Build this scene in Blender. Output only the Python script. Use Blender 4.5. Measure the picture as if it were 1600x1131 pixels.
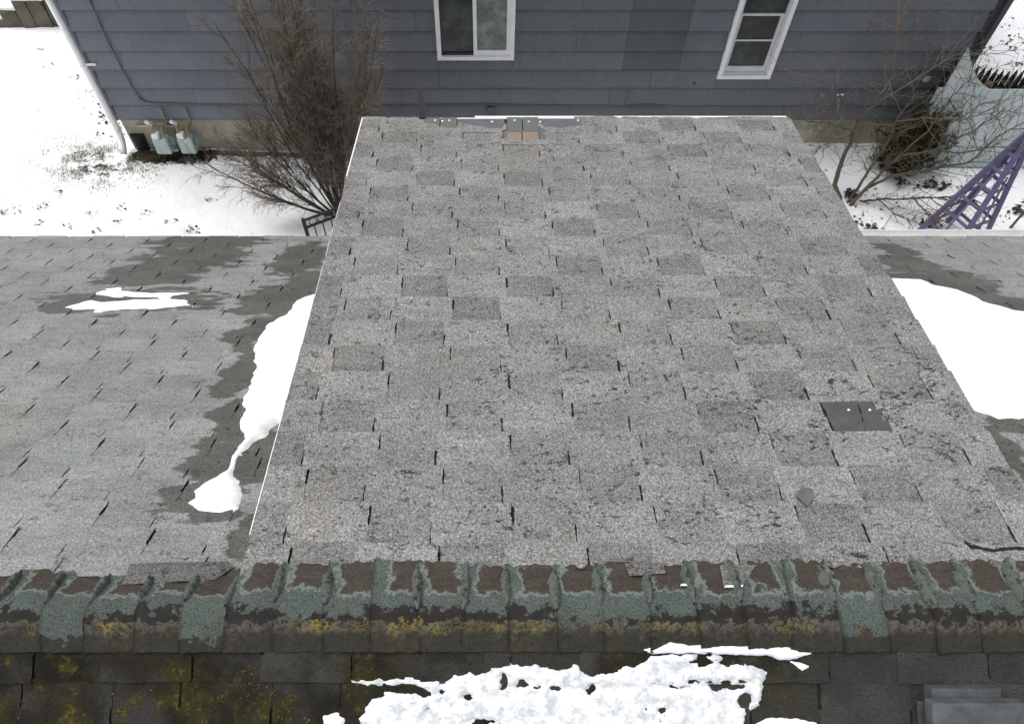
import bpy, math, random
import numpy as np
from mathutils import Vector, noise as mn

# ------------------------------------------------------------------ scene, camera, sky, sun, exposure
S = bpy.context.scene
for o in list(bpy.data.objects): bpy.data.objects.remove(o)
C = bpy.data.collections.new('scene'); S.collection.children.link(C)
S.render.engine = 'CYCLES'
F, PX, PY, H = 1087.0, 767.0, 565.5, 7.56
PITCH = math.radians(55.6)
cp, sp = math.cos(PITCH), math.sin(PITCH)
cam = bpy.data.cameras.new('camera'); co = bpy.data.objects.new('camera', cam); C.objects.link(co)
co.location = (0, 0, H); co.rotation_euler = (math.radians(90) - PITCH, 0, 0)
cam.sensor_width = 36; cam.lens = F / 1600 * 36; cam.shift_x = (800 - PX) / 1600
cam.clip_start = .05; cam.clip_end = 2000
S.camera = co
SUN_EL, SUN_AZ = math.radians(68), math.radians(285)      # azimuth clockwise from +Y
w = bpy.data.worlds.new('World'); S.world = w; w.use_nodes = True
nt = w.node_tree; nt.nodes.clear()
sky = nt.nodes.new('ShaderNodeTexSky'); sky.sky_type = 'NISHITA'; sky.sun_disc = False
sky.sun_elevation = SUN_EL; sky.sun_rotation = SUN_AZ; sky.dust_density = 4; sky.air_density = 1; sky.ozone_density = 1
hs = nt.nodes.new('ShaderNodeHueSaturation'); hs.inputs['Saturation'].default_value = .22
bg = nt.nodes.new('ShaderNodeBackground'); bg.inputs['Strength'].default_value = .15
wo = nt.nodes.new('ShaderNodeOutputWorld')
nt.links.new(sky.outputs[0], hs.inputs['Color']); nt.links.new(hs.outputs[0], bg.inputs[0]); nt.links.new(bg.outputs[0], wo.inputs[0])
sl = bpy.data.lights.new('sun', 'SUN'); sl.energy = 1.5; sl.angle = math.radians(35); sl.color = (1, .97, .93)
so = bpy.data.objects.new('sun', sl); C.objects.link(so)
sd = Vector((math.sin(SUN_AZ) * math.cos(SUN_EL), math.cos(SUN_AZ) * math.cos(SUN_EL), math.sin(SUN_EL)))
so.rotation_euler = sd.to_track_quat('Z', 'Y').to_euler(); so.location = (0, -5, 20)
S.view_settings.view_transform = 'Standard'; S.view_settings.look = 'None'; S.view_settings.gamma = 1
S.view_settings.use_curve_mapping = False; S.view_settings.exposure = .1

R = random.Random(7)
# ------------------------------------------------------------------ pixel helpers (photograph 1600 x 1131)
def ray(x, y):
    a, b = (x - PX) / F, (PY - y) / F
    return Vector((a, cp + b * sp, -sp + b * cp))
def proj(p):
    d = Vector(p) - Vector((0, 0, H)); z = d.y * cp - d.z * sp
    return PX + F * d.x / z, PY - F * (d.y * sp + d.z * cp) / z
def at_z(x, y, z):
    d = ray(x, y); return Vector((0, 0, H)) + d * ((z - H) / d.z)
def at_y(x, y, Y):
    d = ray(x, y); return Vector((0, 0, H)) + d * (Y / d.y)
class Plane:
    def __init__(s, th, sgn):
        s.t = math.radians(th); s.sgn = sgn
        s.D = Vector((0, sgn * math.cos(s.t), -math.sin(s.t)))
        s.N = Vector((0, sgn * math.sin(s.t), math.cos(s.t)))
        s.O = Vector((0, AY, AZ))
    def p(s, u, v, n=0): return s.O + Vector((u, 0, 0)) + s.D * v + s.N * n
    def px(s, x, y):
        d = ray(x, y); k = (s.O - Vector((0, 0, H))).dot(s.N) / d.dot(s.N)
        q = Vector((0, 0, H)) + d * k - s.O
        return q.x, q.dot(s.D)
AY, AZ = .7004, H - 2.6695
DORM, MAIN, FRONT = Plane(9.8, 1), Plane(30, 1), Plane(30, -1)
DX0, DX1 = -.975, 2.272          # dormer rakes
DV = 3.885                       # dormer length down the slope
EAVE = 5.18                      # main eave down the slope
YW = 9.47                        # neighbour's wall
def inpoly(x, y, poly):
    r = False; n = len(poly)
    for i in range(n):
        x0, y0 = poly[i]; x1, y1 = poly[i - 1]
        if (y0 > y) != (y1 > y) and x < (x1 - x0) * (y - y0) / (y1 - y0) + x0: r = not r
    return r
def fbm(x, y, z=0, o=3):
    s, a = 0, 1
    for i in range(o):
        s += a * mn.noise((x, y, z)); x *= 2.03; y *= 2.03; z += 7.1; a *= .5
    return s

# ------------------------------------------------------------------ node helpers
class NM:
    def __init__(s, name, rough=.9, spec=.3):
        s.m = bpy.data.materials.new(name); s.m.use_nodes = True; s.t = s.m.node_tree
        s.b = s.t.nodes['Principled BSDF']; s.b.inputs['Roughness'].default_value = rough
        s.b.inputs['Specular IOR Level'].default_value = spec
        g = s.t.nodes.new('ShaderNodeNewGeometry'); s.pos = g.outputs['Position']
    def n(s, kind, **kw):
        nd = s.t.nodes.new(kind)
        for k, v in kw.items(): setattr(nd, k, v)
        return nd
    def put(s, sock, v):
        if hasattr(v, 'is_linked') or hasattr(v, 'node'): s.t.links.new(v, sock)
        elif v is not None:
            if isinstance(v, (tuple, list)) and len(v) == 3 and sock.type == 'RGBA': v = (*v, 1)
            sock.default_value = v
    def math(s, op, a, b=None, c=None, clamp=False):
        nd = s.n('ShaderNodeMath', operation=op, use_clamp=clamp); s.put(nd.inputs[0], a)
        if b is not None: s.put(nd.inputs[1], b)
        if c is not None: s.put(nd.inputs[2], c)
        return nd.outputs[0]
    def mapped(s, scale=(1, 1, 1), loc=(0, 0, 0), vec=None):
        nd = s.n('ShaderNodeMapping'); s.put(nd.inputs['Vector'], vec or s.pos)
        nd.inputs['Scale'].default_value = scale; nd.inputs['Location'].default_value = loc
        return nd.outputs[0]
    def noise(s, scale, detail=2, rough=.5, vec=None, dist=0):
        nd = s.n('ShaderNodeTexNoise'); s.put(nd.inputs['Vector'], vec or s.pos)
        nd.inputs['Scale'].default_value = scale; nd.inputs['Detail'].default_value = detail
        nd.inputs['Roughness'].default_value = rough; nd.inputs['Distortion'].default_value = dist
        return nd.outputs[0]
    def voro(s, scale, feature='F1', out='Distance', vec=None):
        nd = s.n('ShaderNodeTexVoronoi', feature=feature); s.put(nd.inputs['Vector'], vec or s.pos)
        nd.inputs['Scale'].default_value = scale
        return nd.outputs[out]
    def smooth(s, v, a, b, ta=0., tb=1.):
        nd = s.n('ShaderNodeMapRange', interpolation_type='SMOOTHSTEP'); s.put(nd.inputs[0], v)
        for i, q in zip((1, 2, 3, 4), (a, b, ta, tb)): nd.inputs[i].default_value = q
        return nd.outputs[0]
    def lin(s, v, a, b, ta=0., tb=1.):
        nd = s.n('ShaderNodeMapRange'); s.put(nd.inputs[0], v)
        for i, q in zip((1, 2, 3, 4), (a, b, ta, tb)): nd.inputs[i].default_value = q
        return nd.outputs[0]
    def mix(s, f, a, b, mode='MIX'):
        nd = s.n('ShaderNodeMix', data_type='RGBA', blend_type=mode)
        s.put(nd.inputs[0], f); s.put(nd.inputs[6], a); s.put(nd.inputs[7], b)
        return nd.outputs[2]
    def attr(s, name):
        nd = s.n('ShaderNodeAttribute', attribute_name=name); return nd.outputs['Fac']
    def grey(s, v):
        nd = s.n('ShaderNodeCombineColor'); [s.put(nd.inputs[i], v) for i in range(3)]; return nd.outputs[0]
    def bump(s, h, strength=.5, dist=.01):
        nd = s.n('ShaderNodeBump'); nd.inputs['Strength'].default_value = strength; nd.inputs['Distance'].default_value = dist
        s.put(nd.inputs['Height'], h); s.t.links.new(nd.outputs[0], s.b.inputs['Normal'])
    def col(s, c, gain=1.32):
        s.put(s.b.inputs['Base Color'], c if gain == 1 else s.mix(1, c, (gain, gain, gain), 'MULTIPLY'))
    def rough(s, v): s.put(s.b.inputs['Roughness'], v)
M = {}
def simple(name, c, rough=.7, spec=.3, var=.12, scale=8, metal=0, bump=0):
    m = NM(name, rough, spec)
    v = m.lin(m.noise(scale, 4, .6), .25, .75, 1 - var, 1 + var)
    m.col(m.mix(1, c, m.grey(v), 'MULTIPLY'), 1 if c[0] > .5 else 1.32); m.b.inputs['Metallic'].default_value = metal
    if bump: m.bump(m.noise(scale * 6, 3), bump, .004)
    M[name] = m.m; return m.m

# wet patches left by melting snow: ellipses on the main roof given as photo pixels (x, y, rx, ry)
WET = [(300, 405, 85, 26), (230, 432, 85, 18), (215, 470, 150, 20), (330, 378, 95, 16), (120, 478, 60, 13), (470, 405, 45, 30),
       (440, 470, 75, 28), (400, 520, 45, 28), (385, 580, 40, 45), (375, 650, 45, 48), (345, 720, 62, 40), (325, 775, 75, 36),
       (405, 715, 55, 45), (395, 835, 34, 40), (480, 445, 40, 30), (335, 800, 50, 16),
       (1420, 415, 45, 18), (1470, 440, 85, 20), (1560, 475, 75, 20), (1600, 500, 60, 20), (1400, 392, 30, 14), (1590, 662, 60, 14), (1580, 720, 20, 60), (1560, 690, 20, 30)]
def granules(name, base, wet=False, specks=1.0, contrast=1.0):
    m = NM(name, .95, .15)
    tone = m.attr('tone')
    gr = m.voro(290, 'F1', 'Color')
    sep = m.n('ShaderNodeSeparateColor'); m.put(sep.inputs[0], gr)
    g1 = m.lin(sep.outputs[0], 0, 1, 1 - .58 * contrast, 1 + .58 * contrast)
    g2 = m.lin(m.noise(95, 3, .7), .3, .7, 1 - .42 * contrast, 1 + .42 * contrast)
    low = m.lin(m.noise(2.3, 4, .6), .3, .7, .86, 1.12)
    st = m.lin(m.noise(5, 3, .6, m.mapped((1, 4.5, 4.5))), .3, .7, .9, 1.1)
    v = m.math('MULTIPLY', m.math('MULTIPLY', g1, g2), m.math('MULTIPLY', low, st))
    v = m.math('MULTIPLY', v, tone)
    c = m.mix(1, base, m.grey(v), 'MULTIPLY')
    # faint warm and green tints
    c = m.mix(m.smooth(m.noise(1.7, 3), .5, .75, 0, .25), c, m.mix(1, c, (1.06, 1.0, .88), 'MULTIPLY'))
    c = m.mix(m.smooth(m.noise(2.1, 3, .5, m.mapped(loc=(9, 3, 1))), .52, .75, 0, .35), c, m.mix(1, c, (.88, 1.04, 1.0), 'MULTIPLY'))
    # lost granules: dark flecks in clusters
    cl = m.smooth(m.noise(4.2, 2, .5, m.mapped(loc=(3, 1, 5))), .34, .66)
    spx = m.n('ShaderNodeSeparateXYZ'); m.put(spx.inputs[0], m.pos)
    cl = m.math('MULTIPLY', cl, m.math('ADD', .8, m.math('MULTIPLY', m.smooth(spx.outputs[0], -.2, 1.9), m.smooth(spx.outputs[1], 1.2, 3.2, .45, .05))))
    fl = m.noise(46, 5, .70, m.mapped((.62, 1, 1)))
    thr = m.math('SUBTRACT', .682, m.math('MULTIPLY', cl, .098 * specks))
    f1 = m.math('MULTIPLY', m.math('SUBTRACT', fl, thr), 60, clamp=True)
    # hairline cracks
    wv = m.noise(7, 4, .62, m.mapped((.6, 1, 1), (2, 8, 1)))
    cr = m.math('SUBTRACT', 1, m.math('MULTIPLY', m.math('ABSOLUTE', m.math('SUBTRACT', wv, .5)), 48), clamp=True)
    cr = m.math('MULTIPLY', cr, m.smooth(m.noise(14, 2, .5, m.mapped(loc=(4, 4, 9))), .53, .63))
    f2 = m.math('MULTIPLY', m.math('SUBTRACT', m.noise(105, 2, .6, m.mapped((.8, 1, 1), (5, 5, 5))), m.math('SUBTRACT', .665, m.math('MULTIPLY', cl, .05))), 18, clamp=True)
    f1 = m.math('MAXIMUM', f1, m.math('MULTIPLY', f2, .75 * min(1, specks)))
    dk = m.math('MAXIMUM', f1, m.math('MULTIPLY', cr, .8 * specks))
    c = m.mix(m.math('MULTIPLY', dk, .92), c, (.024, .023, .022))
    # lichen flecks, pale
    pl = m.math('MULTIPLY', m.math('SUBTRACT', m.noise(70, 2, .6, m.mapped(loc=(1, 7, 2))), .70), 20, clamp=True)
    c = m.mix(m.math('MULTIPLY', pl, .5), c, (.42, .42, .40))
    if wet:
        d = None
        for (x, y, rx, ry) in WET:
            u, v0 = MAIN.px(x, y); u1, _ = MAIN.px(x + rx, y); _, va = MAIN.px(x, y - ry); _, vb = MAIN.px(x, y + ry)
            pc = MAIN.p(u, v0); sx = 1 / abs(u1 - u); sy = 1 / (abs(va - vb) / 2 * math.cos(MAIN.t))
            mp = m.mapped((sx, sy, 0), (-pc.x * sx, -pc.y * sy, 0))
            ln = m.n('ShaderNodeVectorMath', operation='LENGTH'); m.put(ln.inputs[0], mp)
            d = ln.outputs['Value'] if d is None else m.math('MINIMUM', d, ln.outputs['Value'])
        nz = m.noise(5.5, 4, .62, m.mapped((.55, 1.5, 1.5)))
        wv = m.math('ADD', d, m.math('MULTIPLY', m.math('SUBTRACT', nz, .5), 2.1))
        wm = m.smooth(wv, .86, 1.0, 1, 0)
        c = m.mix(wm, c, m.mix(1, c, (.42, .405, .385), 'MULTIPLY'))
        m.rough(m.lin(wm, 0, 1, .95, .6))
    m.col(c)
    m.bump(m.math('ADD', m.math('MULTIPLY', sep.outputs[0], .5), m.math('MULTIPLY', dk, -.8)), .55, .004)
    M[name] = m.m
granules('dormer_shingle', (.178, .176, .173), specks=1.15)
granules('main_shingle', (.196, .199, .196), wet=True, specks=.85, contrast=.75)

m = NM('front_shingle', .85, .08)                                     # dark mossy slope
v = m.math('MULTIPLY', m.attr('tone'), m.lin(m.noise(120, 3, .7), .3, .7, .7, 1.35))
c = m.mix(m.smooth(m.noise(3.2, 4, .6, m.mapped(loc=(5, 2, 0))), .42, .62), (.015, .0135, .010), (.034, .033, .029))
c = m.mix(1, c, m.grey(v), 'MULTIPLY')
sx = m.n('ShaderNodeSeparateXYZ'); m.put(sx.inputs[0], m.pos)
right = m.smooth(sx.outputs[0], 1.05, 1.35)
moss = m.math('MULTIPLY', m.smooth(m.noise(5, 5, .72), .46, .62), m.smooth(m.noise(2.4, 2, .5, m.mapped(loc=(2, 9, 4))), .40, .58))
left = m.smooth(sx.outputs[0], -1.7, .2, 1, .35)
moss = m.math('MULTIPLY', m.math('MULTIPLY', moss, left), m.math('SUBTRACT', 1, m.math('MULTIPLY', right, .9)))
yel = m.math('MULTIPLY', m.smooth(m.noise(30, 5, .75), .52, .64), moss)
c = m.mix(m.math('MULTIPLY', moss, .85), c, (.036, .032, .011))
c = m.mix(m.math('MULTIPLY', yel, .85), c, (.12, .088, .010))
c = m.mix(m.math('MULTIPLY', right, .5), c, m.mix(1, (.043, .043, .044), m.grey(v), 'MULTIPLY'))
m.col(c); m.bump(m.math('ADD', m.noise(130, 3), m.math('MULTIPLY', moss, m.noise(60, 4, .7))), .8, .008); M['front_shingle'] = m.m

m = NM('cap', .95, .15)                                              # ridge caps, UV: x across the cap, y metres over the ridge
uv = m.n('ShaderNodeUVMap', uv_map='uv'); sep = m.n('ShaderNodeSeparateXYZ'); m.put(sep.inputs[0], uv.outputs[0])
U, V = sep.outputs[0], sep.outputs[1]
rnd = m.n('ShaderNodeObjectInfo').outputs['Random']; rnd2 = m.math('FRACT', m.math('MULTIPLY', rnd, 17.31)); rnd3 = m.math('FRACT', m.math('MULTIPLY', rnd, 41.7))
n1 = m.math('SUBTRACT', m.noise(17, 5, .68), .5); n2 = m.math('SUBTRACT', m.noise(42, 4, .7), .5)
grn = m.mix(m.lin(m.noise(170, 3, .75), .34, .66), (.030, .037, .033), (.104, .126, .114))
grn = m.mix(m.smooth(m.noise(7, 3), .45, .7, 0, .6), grn, m.mix(1, grn, (.8, .78, .76), 'MULTIPLY'))
brn = m.mix(m.noise(9, 4, .7, m.mapped((1, 5, 5))), (.022, .019, .016), (.072, .060, .050))
brn = m.mix(1, brn, m.grey(m.lin(m.noise(90, 3, .7), .3, .7, .75, 1.3)), 'MULTIPLY')
drk = m.mix(m.noise(38, 5, .75), (.010, .009, .009), (.036, .032, .031))
lich = m.mix(m.noise(120, 3, .75), (.026, .025, .021), (.135, .128, .10))
# brown bare window in the back leg
du = m.math('SUBTRACT', m.lin(rnd2, 0, 1, .33, .46), m.math('ABSOLUTE', m.math('SUBTRACT', U, m.lin(rnd3, 0, 1, .50, .62))))        # > 0 inside
dv = m.math('SUBTRACT', m.lin(rnd, 0, 1, -.075, -.045), V)
ins = m.math('MINIMUM', m.math('MULTIPLY', du, .17), dv)
ins = m.math('ADD', ins, m.math('ADD', m.math('MULTIPLY', n1, .11), m.math('MULTIPLY', n2, .05)))
bmask = m.smooth(ins, .008, .020)
c = m.mix(bmask, grn, brn)
edge = m.math('MULTIPLY', m.smooth(ins, -.004, .006), m.math('SUBTRACT', 1, bmask))
c = m.mix(m.math('MULTIPLY', edge, .35), c, (.25, .29, .26))
vf = m.math('ADD', m.math('SUBTRACT', V, m.math('ADD', -.012, m.math('MULTIPLY', m.math('POWER', rnd2, 4), .11))), m.math('ADD', m.math('MULTIPLY', n1, .20), m.math('MULTIPLY', n2, .06)))
fm = m.smooth(vf, -.004, .006)
c = m.mix(fm, c, drk)
vl = m.math('ADD', m.math('SUBTRACT', V, .034), m.math('ADD', m.math('MULTIPLY', m.math('SUBTRACT', m.noise(24, 4, .6, m.mapped(loc=(3, 3, 3))), .5), .12), m.math('MULTIPLY', n2, .03)))
c = m.mix(m.math('MULTIPLY', fm, m.smooth(vl, 0, .006)), c, m.mix(m.noise(60, 4, .75), (.015, .014, .012), (.038, .036, .030)))
lm = m.math('MULTIPLY', m.math('MULTIPLY', fm, m.smooth(vl, -.002, .004)), m.smooth(vl, .008, .055, 1, .08))
lm = m.math('MULTIPLY', lm, m.smooth(m.noise(60, 5, .75), .36, .56))
c = m.mix(m.math('MULTIPLY', lm, .9), c, lich)
ym = m.math('MULTIPLY', lm, m.smooth(m.noise(6, 3, .6, m.mapped(loc=(8, 1, 3))), .48, .62))
sx2 = m.n('ShaderNodeSeparateXYZ'); m.put(sx2.inputs[0], m.pos)
ym = m.math('MULTIPLY', ym, m.smooth(sx2.outputs[0], -.9, 1.2, 1, .3))
c = m.mix(m.math('MULTIPLY', ym, .8), c, (.19, .15, .03))
grit = m.math('MULTIPLY', m.math('SUBTRACT', m.noise(75, 4, .75), .60), 14, clamp=True)
c = m.mix(m.math('MULTIPLY', grit, .55), c, (.022, .021, .019))
m.col(c); m.bump(m.math('ADD', m.noise(150, 3, .8), m.math('MULTIPLY', bmask, -.6)), .7, .006); M['cap'] = m.m

m = NM('sealant', .95, .1)
c = m.mix(m.noise(150, 3, .8), (.020, .022, .020), (.18, .20, .18))
m.col(m.mix(m.smooth(m.noise(30, 3), .55, .7), c, (.035, .033, .03))); m.bump(m.noise(110, 4, .8), .9, .008); M['sealant'] = m.m

m = NM('snow', .8, .2)
m.col(m.mix(m.smooth(m.noise(6, 4, .6), .35, .7), (.86, .875, .89), (.90, .905, .91)), 1); m.bump(m.noise(14, 4, .6), .10, .02); M['snow'] = m.m
m = NM('thin_snow', .75, .2)
m.col(m.mix(m.smooth(m.noise(22, 6, .75), .36, .58), (.50, .54, .57), (.88, .89, .90)), 1); m.bump(m.noise(30, 5, .7), .3, .02); M['thin_snow'] = m.m

m = NM('ground', .85, .2)
bare = m.attr('bare')
bm_ = m.math('ADD', bare, m.math('MULTIPLY', m.math('SUBTRACT', m.noise(9, 5, .72), .5), 1.5))
bmk = m.smooth(bm_, .42, .62)
soil = m.mix(m.noise(22, 4, .7), (.010, .010, .009), (.055, .050, .042))
sn = m.mix(m.smooth(m.noise(2.2, 4, .6), .35, .7), (.84, .86, .885), (.89, .895, .90))
m.col(m.mix(bmk, sn, soil), 1); m.bump(m.noise(5, 6, .66), .6, .07); M['ground'] = m.m

m = NM('siding', .75, .25)
sepc = m.n('ShaderNodeSeparateXYZ'); m.put(sepc.inputs[0], m.pos)
gr = m.lin(m.noise(9, 4, .65, m.mapped((5, 1, .35))), .3, .7, .90, 1.10)
gr2 = m.lin(m.noise(1.3, 3, .6), .3, .7, .90, 1.10)
gr3 = m.lin(m.noise(60, 2, .6, m.mapped((2, 1, .12))), .3, .7, .95, 1.05)
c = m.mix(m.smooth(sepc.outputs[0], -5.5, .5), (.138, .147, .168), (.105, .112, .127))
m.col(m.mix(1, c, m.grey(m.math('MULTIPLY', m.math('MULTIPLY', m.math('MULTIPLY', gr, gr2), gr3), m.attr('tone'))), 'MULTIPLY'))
m.bump(m.noise(60, 3, .6, m.mapped((2, 1, .15))), .15, .004); M['siding'] = m.m

m = NM('foundation', .9, .2)
c = m.mix(m.smooth(m.noise(1.6, 5, .65), .35, .7), (.22, .205, .155), (.36, .335, .28))
c = m.mix(m.smooth(m.noise(5, 5, .7, m.mapped((1, 1, .4))), .52, .72), c, (.14, .125, .09))
m.col(m.mix(1, c, m.grey(m.lin(m.noise(60, 3), .3, .7, .85, 1.15)), 'MULTIPLY')); m.bump(m.noise(40, 4), .4, .01); M['foundation'] = m.m

m = NM('bark', .9, .15)
m.col(m.mix(m.noise(45, 4, .7), (.045, .038, .028), (.13, .115, .088))); m.bump(m.noise(80, 3), .5, .004); M['bark'] = m.m
m = NM('shrub_bark', .9, .15)
m.col(m.mix(m.noise(14, 4, .7), (.036, .029, .024), (.10, .080, .062))); M['shrub_bark'] = m.m
m = NM('twig', .9, .15)
m.col(m.mix(m.noise(3.5, 3, .7), (.078, .064, .053), (.19, .165, .13))); M['twig'] = m.m
m = NM('needles', .85, .2)
m.col(m.mix(m.noise(9, 3, .7), (.010, .012, .006), (.060, .054, .026))); M['needles'] = m.m
m = NM('teal_paint', .6, .3)
c = m.mix(m.smooth(m.noise(1.8, 4, .6), .35, .68), (.31, .37, .37), (.40, .445, .46))
m.col(m.mix(1, c, m.grey(m.lin(m.noise(14, 3, .6, m.mapped((4, 1, .3))), .3, .7, .93, 1.06)), 'MULTIPLY')); M['teal_paint'] = m.m
m = NM('window_glass', .08, .25)
m.col(m.mix(m.smooth(m.noise(2.6, 4, .65), .38, .62), (.016, .020, .019), (.046, .053, .051))); M['window_glass'] = m.m
m = NM('frosted_pane', .25, .4)
m.col(m.mix(m.smooth(m.noise(7, 5, .7), .35, .68), (.075, .088, .088), (.165, .18, .182))); M['frosted_pane'] = m.m
m = NM('vent_metal', .55, .4)
c = m.mix(m.smooth(m.noise(7, 5, .7), .32, .68), (.038, .043, .045), (.078, .087, .089))
c = m.mix(m.smooth(m.noise(24, 4, .75, m.mapped((1, .5, 1))), .56, .68), c, (.040, .042, .042))
m.col(c); m.bump(m.noise(30, 3), .1, .004); M['vent_metal'] = m.m
simple('white_paint', (.78, .79, .79), .5, var=.06); simple('white_metal', (.80, .81, .80), .45, var=.07)
simple('grey_trim', (.42, .43, .44), .6); simple('dark_trim', (.045, .048, .055), .7)
simple('deck', (.018, .018, .017), .95, .05); simple('felt', (.062, .064, .062), .8, .2, .22, 14, bump=.3)
m = NM('starter', .9, .15)
m.col(m.mix(m.noise(60, 3, .7), (.075, .082, .075), (.12, .13, .122))); M['starter'] = m.m
m = NM('tan_granules', .95, .1)
m.col(m.mix(m.noise(80, 2, .8), (.085, .078, .070), (.27, .215, .175))); M['tan_granules'] = m.m
simple('flashing', (.088, .090, .096), .75, .25, .18, 20, bump=.25); simple('nail', (.85, .86, .86), .4, .5, .02)
simple('black_metal', (.012, .012, .013), .6, .3); simple('cable_black', (.02, .02, .022), .7); simple('cable_grey', (.085, .088, .098), .7)
simple('house_wall', (.45, .44, .41), .8); simple('purple_paint', (.105, .088, .168), .6, .3, .22, 12)
simple('meter_grey', (.30, .37, .36), .55, .4, .12, 14); simple('meter_dark', (.14, .19, .185), .55, .4, .15, 14)
simple('brass', (.22, .17, .09), .5, .5, .25, 30); simple('pipe_grey', (.16, .175, .18), .6, .3, .2, 20)
simple('concrete', (.095, .088, .070), .95, .1, .45, 3.5, bump=.5); simple('picket_black', (.014, .015, .015), .8, .2)
simple('leaf', (.040, .034, .024), .9, .1, .5, 30); simple('grass', (.11, .105, .055), .9, .1, .4, 20)
simple('rake_dark', (.20, .20, .20), .8)

# ------------------------------------------------------------------ object helpers
def tag(o, label=None, cat=None, group=None, kind=None):
    for k, v in (('label', label), ('category', cat), ('group', group), ('kind', kind)):
        if v: o[k] = v
    return o
def empty(name, loc, label, cat, group=None):
    o = bpy.data.objects.new(name, None); C.objects.link(o); o.location = loc; o.empty_display_size = .2
    return tag(o, label, cat, group)
def wloc(o):
    v = Vector(o.location)
    while o.parent: o = o.parent; v += Vector(o.location)
    return v
def mesh(name, verts, faces, mat, parent=None, tone=None, uvs=None, smooth=False, attrs=None):
    me = bpy.data.meshes.new(name)
    base = wloc(parent) if parent else Vector((0, 0, 0))
    if parent is None and len(verts):
        a = np.array([tuple(v) for v in verts]); base = Vector(((a[:, 0].min() + a[:, 0].max()) / 2, (a[:, 1].min() + a[:, 1].max()) / 2, a[:, 2].min()))
    me.from_pydata([tuple(Vector(v) - base) for v in verts], [], faces); me.materials.append(M[mat])
    if tone is not None:
        at = me.attributes.new('tone', 'FLOAT', 'FACE')
        at.data.foreach_set('value', tone if isinstance(tone, (list, np.ndarray)) else [tone] * len(me.polygons))
    if attrs:
        for k, vals in attrs.items():
            at = me.attributes.new(k, 'FLOAT', 'POINT'); at.data.foreach_set('value', vals)
    if uvs is not None:
        l = me.uv_layers.new(name='uv')
        for lp in me.loops: l.data[lp.index].uv = uvs[lp.vertex_index]
    if smooth: me.polygons.foreach_set('use_smooth', [True] * len(me.polygons))
    me.validate(); me.update()
    o = bpy.data.objects.new(name, me); C.objects.link(o)
    if parent: o.parent = parent
    else: o.location = base
    return o
class MB:
    def __init__(s): s.v = []; s.f = []
    def add(s, v, f): k = len(s.v); s.v += [Vector(q) for q in v]; s.f += [tuple(i + k for i in q) for q in f]; return s
    def box(s, a, b):
        x0, y0, z0 = a; x1, y1, z1 = b
        return s.add([(x0, y0, z0), (x1, y0, z0), (x1, y1, z0), (x0, y1, z0), (x0, y0, z1), (x1, y0, z1), (x1, y1, z1), (x0, y1, z1)],
                     [(0, 3, 2, 1), (4, 5, 6, 7), (0, 1, 5, 4), (1, 2, 6, 5), (2, 3, 7, 6), (3, 0, 4, 7)])
    def hexa(s, lo, hi):      # two quads
        return s.add(list(lo) + list(hi), [(0, 3, 2, 1), (4, 5, 6, 7), (0, 1, 5, 4), (1, 2, 6, 5), (2, 3, 7, 6), (3, 0, 4, 7)])
    def bar(s, p, q, w, h=None, up=(0, 0, 1)):
        p, q = Vector(p), Vector(q); h = h or w; d = (q - p).normalized(); a = d.cross(Vector(up))
        if a.length < 1e-4: a = d.cross(Vector((1, 0, 0)))
        a.normalize(); b = a.cross(d)
        k = [a * w / 2 + b * h / 2, -a * w / 2 + b * h / 2, -a * w / 2 - b * h / 2, a * w / 2 - b * h / 2]
        return s.hexa([p + i for i in k], [q + i for i in k])
    def tube(s, pts, rad, n=6, cap=True):
        pts = [Vector(p) for p in pts]; k = len(s.v); L = len(pts)
        ref = Vector((.31, .17, .93))
        for i, p in enumerate(pts):
            d = (pts[min(i + 1, L - 1)] - pts[max(i - 1, 0)])
            d = d.normalized() if d.length > 1e-9 else Vector((0, 0, 1))
            a = d.cross(ref)
            if a.length < .05: a = d.cross(Vector((1, 0, 0)))
            a.normalize(); b = d.cross(a); r = rad[i] if isinstance(rad, (list, tuple)) else rad
            for j in range(n):
                t = 2 * math.pi * j / n; s.v.append(p + (a * math.cos(t) + b * math.sin(t)) * r)
        for i in range(L - 1):
            for j in range(n):
                s.f.append((k + i * n + j, k + i * n + (j + 1) % n, k + (i + 1) * n + (j + 1) % n, k + (i + 1) * n + j))
        if cap and n > 3:
            s.f.append(tuple(k + j for j in reversed(range(n)))); s.f.append(tuple(k + (L - 1) * n + j for j in range(n)))
        return s
    def build(s, name, mat, parent=None, **kw): return mesh(name, s.v, s.f, mat, parent, **kw)

# ------------------------------------------------------------------ ground
def gz(x, y):
    z = .15 * min(1, max(0, (x - 1) / 3.2)); z += .05 * fbm(x * .45, y * .45, 2) + .012 * fbm(x * 2.5, y * 2.5, 5)
    return z - .02
FOOT = []
for (x, y) in ((18, 325), (22, 333), (60, 322), (68, 318), (60, 345), (145, 330), (188, 322), (228, 328), (105, 350), (150, 360), (268, 342), (305, 356), (325, 309), (62, 72), (75, 98), (118, 118), (138, 140), (8, 327), (298, 355), (90, 300), (180, 345)):
    p = at_z(x, y, 0); FOOT.append((p.x, p.y))
GP = at_z(150, 255, 0); GP2 = at_z(125, 240, 0); GP3 = at_z(172, 268, 0)
def axis(lo, hi, step):
    a = list(np.arange(lo, hi + 1e-6, step)); e = []; d = step; x = hi
    while x < 500: d *= 1.5; x += d; e.append(x)
    l = []; d = step; x = lo
    while x > -500: d *= 1.5; x -= d; l.append(x)
    return l[::-1] + a + e
gx, gy = axis(-11, 10, .085), axis(5, 15.5, .085)
gv, bare = [], []
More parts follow.
